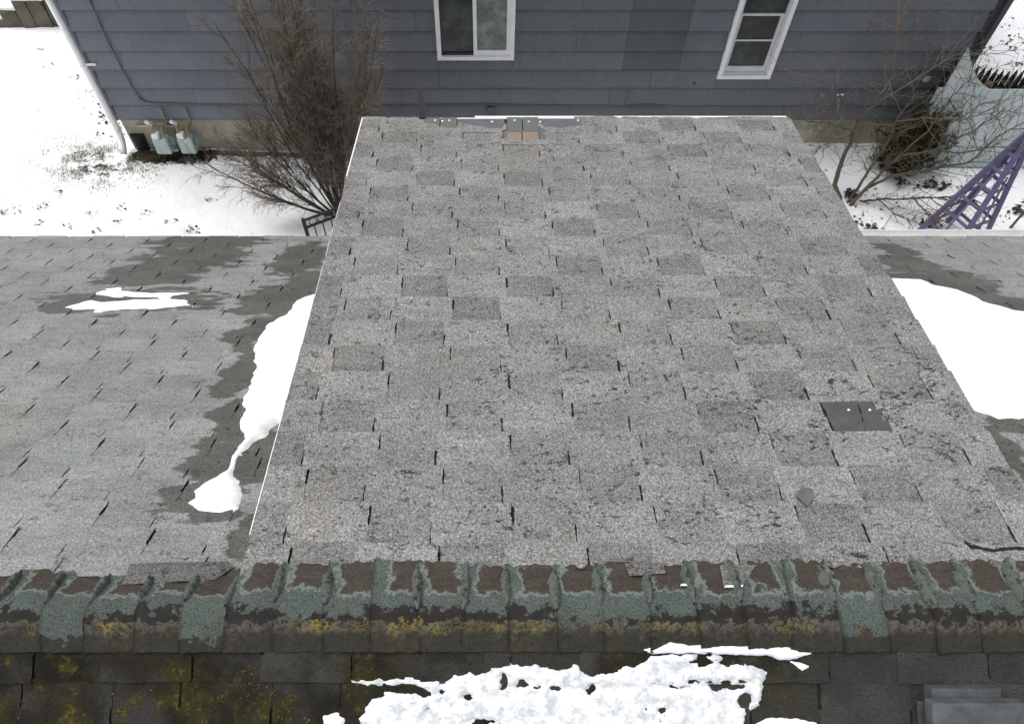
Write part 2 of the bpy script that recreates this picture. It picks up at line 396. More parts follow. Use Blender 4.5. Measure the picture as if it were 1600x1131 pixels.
for y in gy:
    for x in gx:
        z = gz(x, y) if -40 < x < 40 and -10 < y < 50 else 0; b = 0.
        for (fx, fy) in FOOT:
            d = (x - fx) ** 2 + (y - fy) ** 2
            if d < .09: z -= .05 * math.exp(-d / .012); b = max(b, .47 * math.exp(-d / .016))
        if y < YW and -5.95 < x < 6.9:                                  # bare soil strip at the wall's foot
            d = YW - y; wdt = .16
            if -5.9 < x < -4.6: wdt = .34
            if x > 4: wdt = .05
            b = max(b, min(1., 1.15 * math.exp(-(d / wdt) ** 2))); z -= .05 * math.exp(-(d / wdt) ** 2)
        for (g, rx, ry, k) in ((GP, .75, .42, .50), (GP2, .5, .28, .42), (GP3, .45, .5, .48)):
            d = ((x - g.x) / rx) ** 2 + ((y - g.y) / ry) ** 2
            if d < 4: b = max(b, k * math.exp(-d))
        if x < -5.9 and 9 < y < 13: b = max(b, .30 * math.exp(-((x + 6.05) / .35) ** 2))
        if x > 6.9 and y > 9.3: b = max(b, .22)
        gv.append((x, y, z)); bare.append(b)
nx = len(gx)
gf = [(j * nx + i, j * nx + i + 1, (j + 1) * nx + i + 1, (j + 1) * nx + i) for j in range(len(gy) - 1) for i in range(nx - 1)]
g = mesh('ground', gv, gf, 'ground', None, smooth=True, attrs={'bare': bare}); tag(g, kind='structure')

# ------------------------------------------------------------------ our house
HOUSE = empty('house', (0.6, .7, 0), 'house under the camera with grey shingled roof and shed dormer', 'house')
HX0, HX1 = -6.4, 7.6
e0 = MAIN.p(0, EAVE); WY1 = e0.y - .35; WY0 = 2 * AY - WY1
b = MB(); b.box((HX0 + .3, WY0, -.3), (HX1 - .3, WY1, e0.z - .02))
for x in (HX0 + .3, HX1 - .42):                                                 # gable ends
    t = .12
    b.add([(x, WY0, e0.z - .02), (x, WY1, e0.z - .02), (x, AY, AZ - .32), (x + t, WY0, e0.z - .02), (x + t, WY1, e0.z - .02), (x + t, AY, AZ - .32)],
          [(0, 1, 2), (3, 5, 4), (0, 3, 4, 1), (1, 4, 5, 2), (2, 5, 3, 0)])
b.build('wall', 'house_wall', HOUSE)
b = MB()                                                                        # main roof deck, both slopes
for P, v1 in ((MAIN, EAVE), (FRONT, EAVE)):
    lo = [P.p(HX0, 0, -.12), P.p(HX1, 0, -.12), P.p(HX1, v1, -.12), P.p(HX0, v1, -.12)]
    hi = [P.p(HX0, 0, -.004), P.p(HX1, 0, -.004), P.p(HX1, v1 - .01, -.004), P.p(HX0, v1 - .01, -.004)]
    b.hexa(lo, hi)
ROOF = b.build('main_roof', 'deck', HOUSE)
lo = [DORM.p(DX0 + .02, .12, -.10), DORM.p(DX1 - .02, .12, -.10), DORM.p(DX1 - .02, DV - .02, -.10), DORM.p(DX0 + .02, DV - .02, -.10)]
hi = [DORM.p(DX0 + .02, .03, -.004), DORM.p(DX1 - .02, .03, -.004), DORM.p(DX1 - .02, DV - .01, -.004), DORM.p(DX0 + .02, DV - .01, -.004)]
DROOF = MB().hexa(lo, hi).build('dormer_roof', 'deck', HOUSE)
# dormer walls, fascia, drip edges
b = MB(); wy = DORM.p(0, DV - .25).y
for x in (DX0 + .17, DX1 - .29):
    b.add([(x, 1.25, DORM.p(0, (1.25 - AY) / math.cos(DORM.t)).z - .11), (x, wy, DORM.p(0, DV - .25).z - .11), (x, wy, MAIN.p(0, (wy - AY) / math.cos(MAIN.t)).z - .01), (x, 1.25, MAIN.p(0, (1.25 - AY) / math.cos(MAIN.t)).z - .01),
           (x + .12, 1.25, DORM.p(0, (1.25 - AY) / math.cos(DORM.t)).z - .11), (x + .12, wy, DORM.p(0, DV - .25).z - .11), (x + .12, wy, MAIN.p(0, (wy - AY) / math.cos(MAIN.t)).z - .01), (x + .12, 1.25, MAIN.p(0, (1.25 - AY) / math.cos(MAIN.t)).z - .01)],
          [(0, 1, 2, 3), (7, 6, 5, 4), (0, 4, 5, 1), (1, 5, 6, 2), (2, 6, 7, 3), (3, 7, 4, 0)])
b.box((DX0 + .295, wy - .12, MAIN.p(0, (wy - AY) / math.cos(MAIN.t)).z - .05), (DX1 - .295, wy, DORM.p(0, DV - .25).z - .11))
b.build('dormer_wall', 'house_wall', HOUSE)
def slab(P, u0, u1, v0, v1, n0, n1): return MB().hexa([P.p(u0, v0, n0), P.p(u1, v0, n0), P.p(u1, v1, n0), P.p(u0, v1, n0)], [P.p(u0, v0, n1), P.p(u1, v0, n1), P.p(u1, v1, n1), P.p(u0, v1, n1)])
slab(DORM, DX0 + .004, DX0 + .018, .30, DV, -.13, -.006).build('fascia', 'rake_dark', HOUSE)
slab(DORM, DX1 - .018, DX1 - .002, .30, DV, -.13, -.006).build('fascia', 'rake_dark', HOUSE)
slab(DORM, DX0 - .006, DX1 - .03, DV, DV + .014, -.10, -.001).build('drip_edge', 'white_metal', HOUSE)
slab(DORM, DORM.px(742, 186)[0], DX1 - .012, DV + .0145, DV + .036, -.06, .003).build('drip_edge', 'white_metal', HOUSE)
slab(DORM, DX0 + .10, DX1 - .10, DV - .03, DV - .002, -.20, -.105).build('fascia', 'white_paint', HOUSE)
# rake metal that shows beyond the shingles on the left
slab(DORM, DX0 - .005, DX0 - .001, .32, 1.30, -.06, .003).build('drip_edge', 'white_metal', HOUSE)
slab(DORM, DX0 - .0035, DX0 - .001, 1.75, 2.75, -.06, .000).build('drip_edge', 'white_metal', HOUSE)
slab(DORM, DX0 - .010, DX0 - .001, 3.05, DV + .014, -.06, .004).build('drip_edge', 'white_metal', HOUSE)
slab(DORM, DX1 + .006, DX1 + .010, .60, .76, -.05, -.012).build('drip_edge', 'white_metal', HOUSE)
# eave gutter on the right, plain metal edge on the left
b = MB(); q = MAIN.p(0, EAVE)
gp = [(0, .0), (0, -.10), (.10, -.10), (.115, -.01), (.108, -.01), (.096, -.092), (.008, -.092), (.008, .0)]
vs = [(x, q.y + .012 + a, q.z - .012 + c_) for x in (DX1 - .2, HX1) for a, c_ in gp]
b.add(vs, [(i, (i + 1) % 8, 8 + (i + 1) % 8, 8 + i) for i in range(8)] + [tuple(range(7, -1, -1)), tuple(range(8, 16))])
b.build('gutter', 'white_metal', HOUSE)
slab(MAIN, HX0, DX0 + .2, EAVE - .008, EAVE + .006, -.12, -.006).build('drip_edge', 'grey_trim', HOUSE)

# ---- shingles: interlocking courses, a narrow sunken piece and a wide proud piece by turns, half a period over each course
E_, PER, WN, GAP = .1885, .59, .256, .0075
def piece(P, kind, x0, v0, v1, ulo, uhi, rng, gap=GAP, e=E_, vmin=0, mir=1):
    gap *= rng.uniform(.75, 1.35)
    """outline of one interlocking shingle; returns verts, faces"""
    h = v0 + (v1 - v0) * rng.uniform(.42, .52); j = lambda a=.0026: rng.uniform(-a, a)
    if kind == 'n':
        Lu, Ll, Ru, Rl = x0 + gap / 2, x0 - .010, x0 + WN + .010, x0 + WN - gap / 2
        n0, n1 = .0005, .0045
    else:
        Lu, Ll, Ru, Rl = x0 + WN - .002, x0 + WN + gap / 2, x0 + PER - gap / 2, x0 + PER + .003
        n0, n1 = .0030, .0095
    vt = max(vmin, v0 - .016)
    lift = [rng.uniform(-.0006, .0016) for _ in range(4)]
    if rng.random() < .3: lift[rng.choice((2, 3))] += rng.uniform(.003, .011)
    out = []
    def edge(ax, av, bx, bv, n):
        for i in range(n):
            t = i / n; out.append((ax + (bx - ax) * t + j(), av + (bv - av) * t + j()))
    edge(Lu, vt, Ru, vt, 2); edge(Ru, vt, Ru, h - .004, 5); out.append((Ru + j(), h - .003)); edge(Rl, h, Rl, v1, 6); edge(Rl, v1, Ll, v1, 8); edge(Ll, v1, Ll, h + .003, 6); out.append((Ll + j(), h + .002)); edge(Lu, h - .001, Lu, vt, 5)
    for (cu, cv) in ((Rl, v1), (Ll, v1)):
        if rng.random() < (.4 if P is DORM else .08):
            d_, sg = rng.uniform(.006, .020), (-1 if cu == Rl else 1)
            out = [(a + sg * d_ * rng.uniform(.4, .9), v - d_ * .7) if abs(a - cu) < .012 and abs(v - cv) < .012 else (a, v) for a, v in out]
    uu = [min(max(a, ulo), uhi) for a, _ in out]
    if max(uu) - min(uu) < .02: return None
    top, bot = [], []
    ra, rb = min(a for a, _ in out), max(a for a, _ in out)
    for (a, v), u in zip(out, uu):
        t = min(1, max(0, (v - v0) / (v1 - v0))); s = (a - ra) / (rb - ra)
        n = n0 + (n1 - n0) * t + (lift[3] * (1 - s) + lift[2] * s) * t * t
        top.append(P.p(mir * u, v, n)); bot.append(P.p(mir * u, v, n - .0035 - .002 * t))
    k = len(top)
    f = [tuple(range(k))] if (P.sgn < 0) else [tuple(reversed(range(k)))]
    # make the winding face up
    nrm = Vector((0, 0, 0))
    for i in range(k): nrm += (top[i] - top[0]).cross(top[(i + 1) % k] - top[0])
    flip = nrm.dot(P.N) < 0
    f = [tuple(reversed(range(k))) if flip else tuple(range(k))]
    for i in range(k):
        q = (i, k + i, k + (i + 1) % k, (i + 1) % k); f.append(q[::-1] if flip else q)
    return top + bot, f, (mir * sum(uu) / k, (v0 + v1) / 2)
def courses(P, k0, k1, vbase, e, phase, ulo, uhi, rng, vmin=0, vmax=99, gap=GAP, mir=1):
    if mir < 0: ulo, uhi = -uhi, -ulo
    for k in range(k0, k1):
        v0, v1 = vbase + e * k, vbase + e * (k + 1)
        if v0 >= vmax - .02: break
        v1 = min(v1, vmax)
        ph = phase + (k % 2) * PER / 2
        i0 = math.floor((ulo - ph) / PER) - 1
        x = ph + i0 * PER
        while x < uhi + PER:
            jx = rng.uniform(-.005, .005)
            for kind in 'nw':
                r = piece(P, kind, x + (jx if kind == 'n' else rng.uniform(-.0022, .0022)) * .6, v0 + (rng.uniform(-.003, .003) if vmin < v0 else 0), v1 + rng.uniform(-.003, .003), ulo, uhi, rng, gap=gap, e=e, vmin=vmin, mir=mir)
                if r: yield kind, k, r
            x += PER
def tone(kind, rng, lo=.80, hi=1.01): return rng.uniform(lo - .05, lo + .13) if kind == 'n' else rng.uniform(hi - .08, hi + .08)
rng = random.Random(3)
count = 0
PATCH = DORM.px(1342, 654)                                                      # the torn off tab
TORN = []
for kind, k, (vs, fs, c) in courses(DORM, -1, 20, .281, E_, -.640 - PER / 2, DX0 + .001, DX1 + .004, rng, vmin=.10, vmax=DV + .012, mir=-1):
    px, py = proj(DORM.p(*c))
    if kind == 'n' and abs(px - 1342) < 46 and abs(py - 654) < 24: TORN.append(c); continue
    if k >= 18 and 650 < px < 918: continue                                     # lost last course at the eave
    if k == 17 and 775 < px < 860: continue
    mesh('shingle', vs, fs, 'dormer_shingle', DROOF, tone=tone(kind, rng)); count += 1
# torn tab: bare felt with two nails
def ragged(P, pts, n, name, mat, par, jx=1.2, jy=.8, th=.004, tone=None):
    q = []
    for i in range(len(pts)):
        (xa, ya), (xb, yb) = pts[i], pts[(i + 1) % len(pts)]; m_ = max(2, int(math.hypot(xb - xa, yb - ya) / 5))
        for t in range(m_): q.append((xa + (xb - xa) * t / m_ + R.uniform(-jx, jx), ya + (yb - ya) * t / m_ + R.uniform(-jy, jy)))
    hi = [P.p(*P.px(x, y), n) for x, y in q]; lo = [v - P.N * th for v in hi]; k = len(q)
    return mesh(name, hi + lo, [tuple(range(k))] + [(i, k + i, k + (i + 1) % k, (i + 1) % k) for i in range(k)], mat, par, tone=tone)
ragged(DORM, [(1283, 630), (1338, 628), (1353, 679), (1304, 677)], .0065, 'felt_patch', 'felt', DROOF)
ragged(DORM, [(1340, 628), (1377, 628), (1383, 640), (1394, 676), (1355, 681)], .0055, 'felt_patch', 'felt', DROOF)
# long torn edge near the ridge at the right
ragged(DORM, [(1503, 846), (1515, 853), (1532, 857), (1550, 860), (1566, 857), (1585, 856), (1606, 859), (1606, 863), (1585, 860), (1566, 861.5), (1548, 864), (1528, 860), (1512, 857)], .014, 'torn_edge', 'deck', DROOF, .8, .8)
def nail(P, x, y, par, r=.006):
    u, v = P.px(x, y); n = .0075
    MB().tube([P.p(u, v, n - .004), P.p(u, v, n + .002)], r, 8).build('nail', 'nail', par)
nail(DORM, 1325, 642, DROOF); nail(DORM, 1358, 642, DROOF)
# exposed starter course at the far edge
def strip(x0, x1, y0, y1, mat, n1, name='starter_strip'):
    u0, va = DORM.px(x0, y0); u1, _ = DORM.px(x1, y0); ub, vb = DORM.px(x0, y1)
    slab(DORM, u0, u1, min(vb, DV), min(va, DV + .006), -.003, n1).build(name, mat, DROOF)
strip(661, 688, 183, 206, 'starter', .006); strip(689.5, 714, 183, 206, 'starter', .007); strip(714.5, 788, 187, 206, 'flashing', .0025)
strip(786, 793, 203, 219, 'starter', .004); strip(792, 814.5, 183, 207, 'starter', .009); strip(816, 840, 183, 207, 'starter', .009)
strip(792, 814.5, 205, 220, 'tan_granules', .0055); strip(816, 841, 205, 220, 'tan_granules', .0055); strip(842, 852, 203, 219, 'starter', .004); strip(841, 912, 186, 206, 'flashing', .003)
for x, y in ((680, 190), (691, 191), (702, 190), (769, 192), (804, 190), (826, 192), (844, 192), (903, 190)): nail(DORM, x, y, DROOF, .009)
# ragged granule crust left over the starter course
def crust(pts, n1):
    q = []
    for i in range(len(pts)):
        (xa, ya), (xb, yb) = pts[i], pts[(i + 1) % len(pts)]
        for t in (0, .25, .5, .75): q.append((xa + (xb - xa) * t + R.uniform(-1, 1), ya + (yb - ya) * t + R.uniform(-.5, .5)))
    lo = [DORM.p(*DORM.px(x, y), -.002) for x, y in q]; hi = [DORM.p(*DORM.px(x, y), n1) for x, y in q]; k = len(q)
    mesh('shingle', hi + lo, [tuple(range(k))] + [(i, k + i, k + (i + 1) % k, (i + 1) % k) for i in range(k)], 'dormer_shingle', DROOF, tone=1.0)
crust([(640, 209), (655, 195), (664, 194), (676, 196), (692, 201), (712, 203), (716, 194), (740, 198), (768, 203), (784, 203), (790, 193), (792, 204), (785, 207), (785, 209)], .011)
crust([(765, 228), (770, 210), (785, 206), (785, 219), (815, 221), (853, 220), (853, 206), (870, 210), (872, 228)], .009)
crust([(854, 209), (852, 206), (841, 199), (842, 193), (852, 201), (880, 201), (900, 199), (912, 194), (928, 195), (930, 209)], .011)
# main back slope
MBASE, ME, MPH = .29, .1845, -1.49 - PER * .5
cand = []
for (ulo, uhi) in ((-5.9, DX0 + .16), (DX1 - .16, 6.9)):
    for kind, k, (vs, fs, c) in courses(MAIN, -1, 27, MBASE, ME, 1.49 - PER * .5 if ulo < 0 else MPH, ulo, uhi, rng, vmin=.12, vmax=EAVE, gap=.0082, mir=-1 if ulo < 0 else 1):
        x, y = proj(MAIN.p(*c))
        hid = inpoly(x, y, [(567, 183), (388, 855), (380, 900), (1680, 900), (1600, 760), (1232, 184)]) or not (-40 < x < 1640)
        d = (MAIN.p(*c) - Vector((0, 0, H))).length
        cand.append((hid, d, kind, vs, fs))
frontc = []
for kind, k, (vs, fs, c) in courses(FRONT, -1, 9, .256, E_, -FRONT.px(283, 1095)[0], -4.4, 4.9, rng, vmin=.05, mir=-1):
    x, y = proj(FRONT.p(*c)); frontc.append((not (-60 < x < 1660 and k < 1), kind, vs, fs))
stuff_v, stuff_f, stuff_t = [], [], []
def join(vs, fs, t):
    o = len(stuff_v); stuff_v.extend(vs); stuff_f.extend(tuple(i + o for i in q) for q in fs); stuff_t.extend([t] * len(fs))
for hid, kind, vs, fs in frontc:
    if not hid: mesh('shingle', vs, fs, 'front_shingle', ROOF, tone=tone(kind, rng, .8, 1.05)); count += 1
for hid, kind, vs, fs in frontc:
    if hid: join(vs, fs, tone(kind, rng, .8, 1.05))
tag(mesh('shingles', stuff_v, stuff_f, 'front_shingle', ROOF, tone=stuff_t), kind='stuff')
stuff_v, stuff_f, stuff_t = [], [], []
cand.sort(key=lambda q: (q[0], q[1]))
for hid, d, kind, vs, fs in cand:
    t = tone(kind, rng, .93, 1.0)
    if not hid and count < 300: mesh('shingle', vs, fs, 'main_shingle', ROOF, tone=t); count += 1
    else: join(vs, fs, t)
tag(mesh('shingles', stuff_v, stuff_f, 'main_shingle', ROOF, tone=stuff_t), kind='stuff')

# ---- ridge caps
RIDGE = MB().bar((HX0 + .05, AY, AZ - .045), (HX1 - .05, AY, AZ - .045), .06, .02).build('ridge', 'deck', HOUSE)
lap0, lapw = (-8 - PX) / F * 2.6, .1745
def capprof(x):
    """points over the ridge: (signed metres, y, z, normal)"""
    inside = min(1, max(0, (x - DX0 + .06) / .12)) * min(1, max(0, (DX1 + .06 - x) / .12))
    tb = math.radians(30) * (1 - inside) + math.radians(9.8) * inside; tf = FRONT.t
    out = []
    for s in (-.195, -.188, -.165, -.14, -.115, -.09, -.065, -.045, -.028, -.014, 0, .014, .028, .045, .065, .09, .112, .132, .1395, .142):
        if s < 0: y, z, n = AY - s * math.cos(tb), AZ + s * math.sin(tb), Vector((0, math.sin(tb), math.cos(tb)))
        else: y, z, n = AY - s * math.cos(tf), AZ - s * math.sin(tf), Vector((0, -math.sin(tf), math.cos(tf)))
        rd = .022 * math.exp(-(s / .03) ** 2)
        out.append((s, y, z - rd * .35, (n + Vector((0, 0, 1.2 * math.exp(-(s / .03) ** 2)))).normalized()))
    return out
for i in range(-14, 42):
    x0 = lap0 + i * lapw + R.uniform(-.006, .006); x1 = x0 + lapw + .028 + R.uniform(-.004, .004)
    NU = 13; vs, uvs, fs = [], [], []
    sk = R.uniform(-.02, .02); shr = R.uniform(-.006, .022); cl_ = R.uniform(.5, 2.2)
    for a in range(NU):
        t = a / (NU - 1); x = x0 + (x1 - x0) * t
        for (s, y, z, n) in capprof(x):
            ss = s; dy = 0
            if s <= -.188: dy = .026 * fbm(x * 24, s * 5, i) + shr
            if s >= .139: dy = .0035 * fbm(x * 25, 3, i)
            lift = .011 + .008 * (1 - t) * cl_ + .006 * fbm(x * 13, s * 13, i * 1.7) + .0028 * fbm(x * 45, s * 45, 2)
            if t == 0: lift += .0015 * fbm(s * 60, 1, i)
            xx = x + (sk * s / .2) + (.004 * fbm(s * 30, i * 3.1, 0) if a in (0, NU - 1) else 0)
            p = Vector((xx, y - dy, z + dy * (.2 if s < 0 else -.5))) + n * lift
            vs.append(p); uvs.append((t, s))
    np_ = len(capprof(0)); k = len(vs)
    lo = [v - Vector((0, 0, .006)) for v in vs]
    for a in range(NU - 1):
        for c_ in range(np_ - 1):
            q = (a * np_ + c_, a * np_ + c_ + 1, (a + 1) * np_ + c_ + 1, (a + 1) * np_ + c_); fs.append(q[::-1])
    ring = [a * np_ for a in range(NU)] + [(NU - 1) * np_ + c_ for c_ in range(1, np_)] + [a * np_ + np_ - 1 for a in range(NU - 2, -1, -1)] + [c_ for c_ in range(np_ - 2, 0, -1)]
    L = len(ring); base = len(vs)
    vs += [lo[r] for r in ring]; uvs += [uvs[r] for r in ring]
    for c_ in range(L): fs.append((ring[c_], ring[(c_ + 1) % L], base + (c_ + 1) % L, base + c_))
    # outward winding check for the skirt
    cap = mesh('ridge_cap', vs, fs, 'cap', RIDGE, uvs=uvs, smooth=False)
    me = cap.data
    for p_ in me.polygons: p_.use_smooth = p_.index < (NU - 1) * (np_ - 1)
    # lumpy sealant and old granules caught along the lap
    if -2 < i < 25 and R.random() < .82:
        wv = R.uniform(.014, .024); sv, sf = [], []; ns = 22; s0, s1 = -R.uniform(.15, .185), R.choice((-.03, -.02, .0))
        xo = x0 + R.uniform(-.004, .012)
        for a in range(ns + 1):
            s = s0 + (s1 - s0) * a / ns
            tb = DORM.t if DX0 < xo < DX1 else MAIN.t
            y, z = AY - s * math.cos(tb), AZ + s * math.sin(tb)
            taper = min(1, 5 * a / ns, 5 * (ns - a) / ns) if a not in (0, ns) else .05
            for c_ in range(6):
                t = c_ / 5 * 2 - 1; hgt = (1 - t * t) * .016 * taper * (1 + 1.5 * fbm(a * 1.3, c_ * 1.1, i)) + .010 * cl_ + .006
                if c_ in (0, 5): hgt = .004
                sv.append(Vector((xo + sk * s / .2 + t * wv * (1 + .75 * fbm(a * .8, c_ + 3, i)) * max(taper, .3), y, z)) + Vector((0, math.sin(tb), math.cos(tb))) * (hgt + .008))
        for a in range(ns):
            for c_ in range(5): q = (a * 6 + c_, a * 6 + c_ + 1, (a + 1) * 6 + c_ + 1, (a + 1) * 6 + c_); sf.append(q[::-1])
        mesh('sealant_bead', sv, sf, 'sealant', cap, smooth=True)
# repair flashings slipped under the caps
def flash(pts, n, mat='flashing', P=DORM, tone=None):
    hi = [P.p(*P.px(x, y), n) for x, y in pts]; lo = [P.p(*P.px(x, y), n - .003) for x, y in pts]; k = len(pts)
    mesh('flashing', hi + lo, [tuple(range(k))] + [(i, k + i, k + (i + 1) % k, (i + 1) % k) for i in range(k)], mat, ROOF, tone=tone)
flash([(192, 920), (206, 887), (280, 885), (357, 884), (366, 893), (338, 912), (260, 916)], .024, 'dormer_shingle', MAIN, .55)
flash([(982, 905), (975, 886), (1035, 884), (1038, 901)], .030, 'dormer_shingle', tone=.62)
flash([(1128, 921), (1122, 888), (1180, 888), (1175, 893), (1160, 918)], .030, 'dormer_shingle', tone=.62)
flash([(1060, 921), (1062, 918), (1079, 918), (1079, 921)], .034, 'nail')
flash([(1128, 924), (1130, 921), (1158, 920), (1156, 923.5)], .036, 'nail')
nail(DORM, 1031, 897, ROOF, .008)

# ---- metal box vent on the front slope
VENT = tag(bpy.data.objects.new('roof_vent', None)); C.objects.link(VENT); VENT.parent = HOUSE
vu0, vv = FRONT.px(1440, 1066); vu1, _ = FRONT.px(1550, 1066)
VENT.location = FRONT.p((vu0 + vu1) / 2, vv + .1) - wloc(HOUSE)
slab(FRONT, vu0 - .03, vu1 + .03, vv + .06, vv + .46, .014, .016).build('flange', 'vent_metal', VENT)
slab(FRONT, vu0 + .005, vu1 - .005, vv + .002, vv + .30, .004, .050).build('throat', 'vent_metal', VENT)
hb = MB(); q0, q1 = vu0 - .03, vu1 + .055
def hood(u0, u1, v0, v1, n): return [FRONT.p(u0, v0, n), FRONT.p(u1, v0, n), FRONT.p(u1, v1, n), FRONT.p(u0, v1, n)]
lo = hood(q0, q1, vv + .030, vv + .36, .055); hi = hood(q0 + .005, q1 - .005, vv + .034, vv + .345, .105)
hb.hexa(lo, hi); ho = hb.build('hood', 'vent_metal', VENT)
bv = ho.modifiers.new('bevel', 'BEVEL'); bv.width = .008; bv.segments = 3

# black strap sticking out past the dormer eave
b = MB(); p0 = DORM.p(DORM.px(660, 186)[0], DV - .02, .012)
pts = [p0, p0 + Vector((-.005, .09, .0)), p0 + Vector((-.02, .22, .012)), p0 + Vector((-.035, .33, .03))]
for i in range(3): b.bar(pts[i], pts[i + 1], .045 - .004 * i, .012)
b.build('metal_strap', 'black_metal', HOUSE)

# broken bit of shingle lying on the dormer, small grit bits
def chip(x, y, pts, label, n=.022, mat='flashing'):
    u, v = DORM.px(x, y); k = len(pts)
    hi = [DORM.p(u + a, v + b_, n + c_) for a, b_, c_ in pts]; lo = [q - DORM.N * .006 for q in hi]
    tag(mesh('shingle_scrap', hi + lo, [tuple(range(k)), tuple(range(2 * k - 1, k - 1, -1))] + [(i, k + i, k + (i + 1) % k, (i + 1) % k) for i in range(k)], mat), label, 'shingle scrap')
chip(1257, 780, [(-.040, .005, .0), (-.004, .046, .004), (.040, .034, .006), (.028, -.006, .004), (-.006, -.046, -.004)], 'small dark diamond of broken shingle lying loose on the dormer')

# ------------------------------------------------------------------ snow lying on the roof
def snow(name, P, polys, t, res, label, holes=(), clip=None, mat='snow', amp=.02, fr=9, grow=0., group='snow patches on the roof', soft=.035, n0=.007):
    pl = [[P.px(x, y) for x, y in q] for q in polys]
    hl = []
    for (x, y, rx, ry) in holes:
        u, v = P.px(x, y); ua, _ = P.px(x + rx, y); _, va = P.px(x, y - ry); _, vb = P.px(x, y + ry); hl.append((u, v, abs(ua - u), abs(va - vb) / 2))
    us = [u for q in pl for u, _ in q]; vs_ = [v for q in pl for _, v in q]
    u0, u1, v0, v1 = min(us) - .08, max(us) + .08, min(vs_) - .08, max(vs_) + .08
    if clip: u0, u1 = max(u0, clip[0]), min(u1, clip[1])
    nu, nv = int((u1 - u0) / res) + 2, int((v1 - v0) / res) + 2
    Ug, Vg = np.meshgrid(np.linspace(u0, u1, nu), np.linspace(v0, v1, nv))
    D = np.full(Ug.shape, -9.)
    for q in pl:
        d = np.full(Ug.shape, 9.); ins = np.zeros(Ug.shape, bool); n = len(q)
        for i in range(n):
            (ax, ay), (bx, by) = q[i - 1], q[i]; ex, ey = bx - ax, by - ay; L = ex * ex + ey * ey + 1e-12
            tt = np.clip(((Ug - ax) * ex + (Vg - ay) * ey) / L, 0, 1); d = np.minimum(d, np.hypot(Ug - ax - tt * ex, Vg - ay - tt * ey))
            if abs(ey) > 1e-12:
                ins ^= ((ay > Vg) != (by > Vg)) & (Ug < ex * (Vg - ay) / ey + ax)
        D = np.maximum(D, np.where(ins, d, -d))
    for (u, v, ru, rv) in hl:
        d = (np.hypot((Ug - u) / ru, (Vg - v) / rv) - 1) * min(ru, rv); D = np.minimum(D, d)
    D += grow
    hgt = np.zeros(D.shape); keep = D > -.07
    for j in range(nv):
        for i in range(nu):
            if keep[j, i]:
                u, v = Ug[j, i], Vg[j, i]; dd = D[j, i] + amp * fbm(u * fr, v * fr * 1.5, 3, 4)
                hgt[j, i] = t * (1 - math.exp(-dd / soft)) * (1 + .07 * fbm(u * 5, v * 5, 9)) + n0 if dd > 0 else n0 + dd * (.9 if n0 < .01 else 3.5)
            else: hgt[j, i] = -1
    idx = {}; V_, F_ = [], []
    def vid(j, i):
        if (j, i) not in idx: idx[(j, i)] = len(V_); V_.append(P.p(Ug[j, i], Vg[j, i], max(hgt[j, i], -.004)))
        return idx[(j, i)]
    for j in range(nv - 1):
        for i in range(nu - 1):
            hh = (hgt[j, i], hgt[j, i + 1], hgt[j + 1, i + 1], hgt[j + 1, i])
            if max(hh) > .003 and min(hh) > -.9:
                q = (vid(j, i), vid(j, i + 1), vid(j + 1, i + 1), vid(j + 1, i)); F_.append(q if P.sgn < 0 else q)
    o = mesh(name, V_, F_, mat, None, smooth=True)
    return tag(o, label, 'snow', group)
snow('snow_patch', MAIN, [[(540, 455), (497, 461), (462, 473), (450, 492), (420, 510), (403, 530), (397, 550), (402, 575), (393, 600), (381, 625), (384, 640), (375, 655), (377, 672), (384, 685), (376, 698), (372, 708), (385, 703), (400, 690), (415, 682), (437, 662), (540, 640)]],
     .045, .012, 'long white snow patch along the left side of the dormer', clip=(-9, DX0 + .16), amp=.022, fr=7)
snow('snow_patch', MAIN, [[(371, 708), (362, 713), (357, 735), (332, 750), (318, 757), (305, 768), (308, 778), (293, 788), (312, 800), (345, 803), (372, 795), (379, 772), (375, 755), (362, 745), (368, 728), (377, 712)]],
     .03, .008, 'small rounded snow blob with a thin neck left of the dormer', amp=.008, fr=14)
snow('snow_patch', MAIN, [[(102, 481), (145, 470), (160, 474), (210, 470), (260, 468), (290, 470), (299, 478), (245, 483), (180, 488), (145, 489), (150, 484), (120, 484)]],
     .02, .012, 'thin lower streak of snow on the left roof slope', amp=.015, fr=9)
snow('snow_patch', MAIN, [[(146, 460), (160, 456), (200, 456), (235, 459), (295, 459), (270, 463), (262, 471), (245, 466), (190, 466), (150, 461)], [(165, 453), (190, 450), (190, 455), (168, 455)]],
     .02, .012, 'thin upper streak of snow on the left roof slope', amp=.015, fr=9)
snow('snow_patch', MAIN, [[(1300, 439), (1395, 440), (1440, 441), (1462, 452), (1500, 459), (1545, 479), (1580, 490), (1640, 492), (1700, 530), (1700, 652), (1600, 653), (1560, 655), (1545, 648), (1500, 640), (1300, 640)]],
     .05, .016, 'broad white snow patch along the right side of the dormer', clip=(DX1 - .16, 9), amp=.022, fr=5)
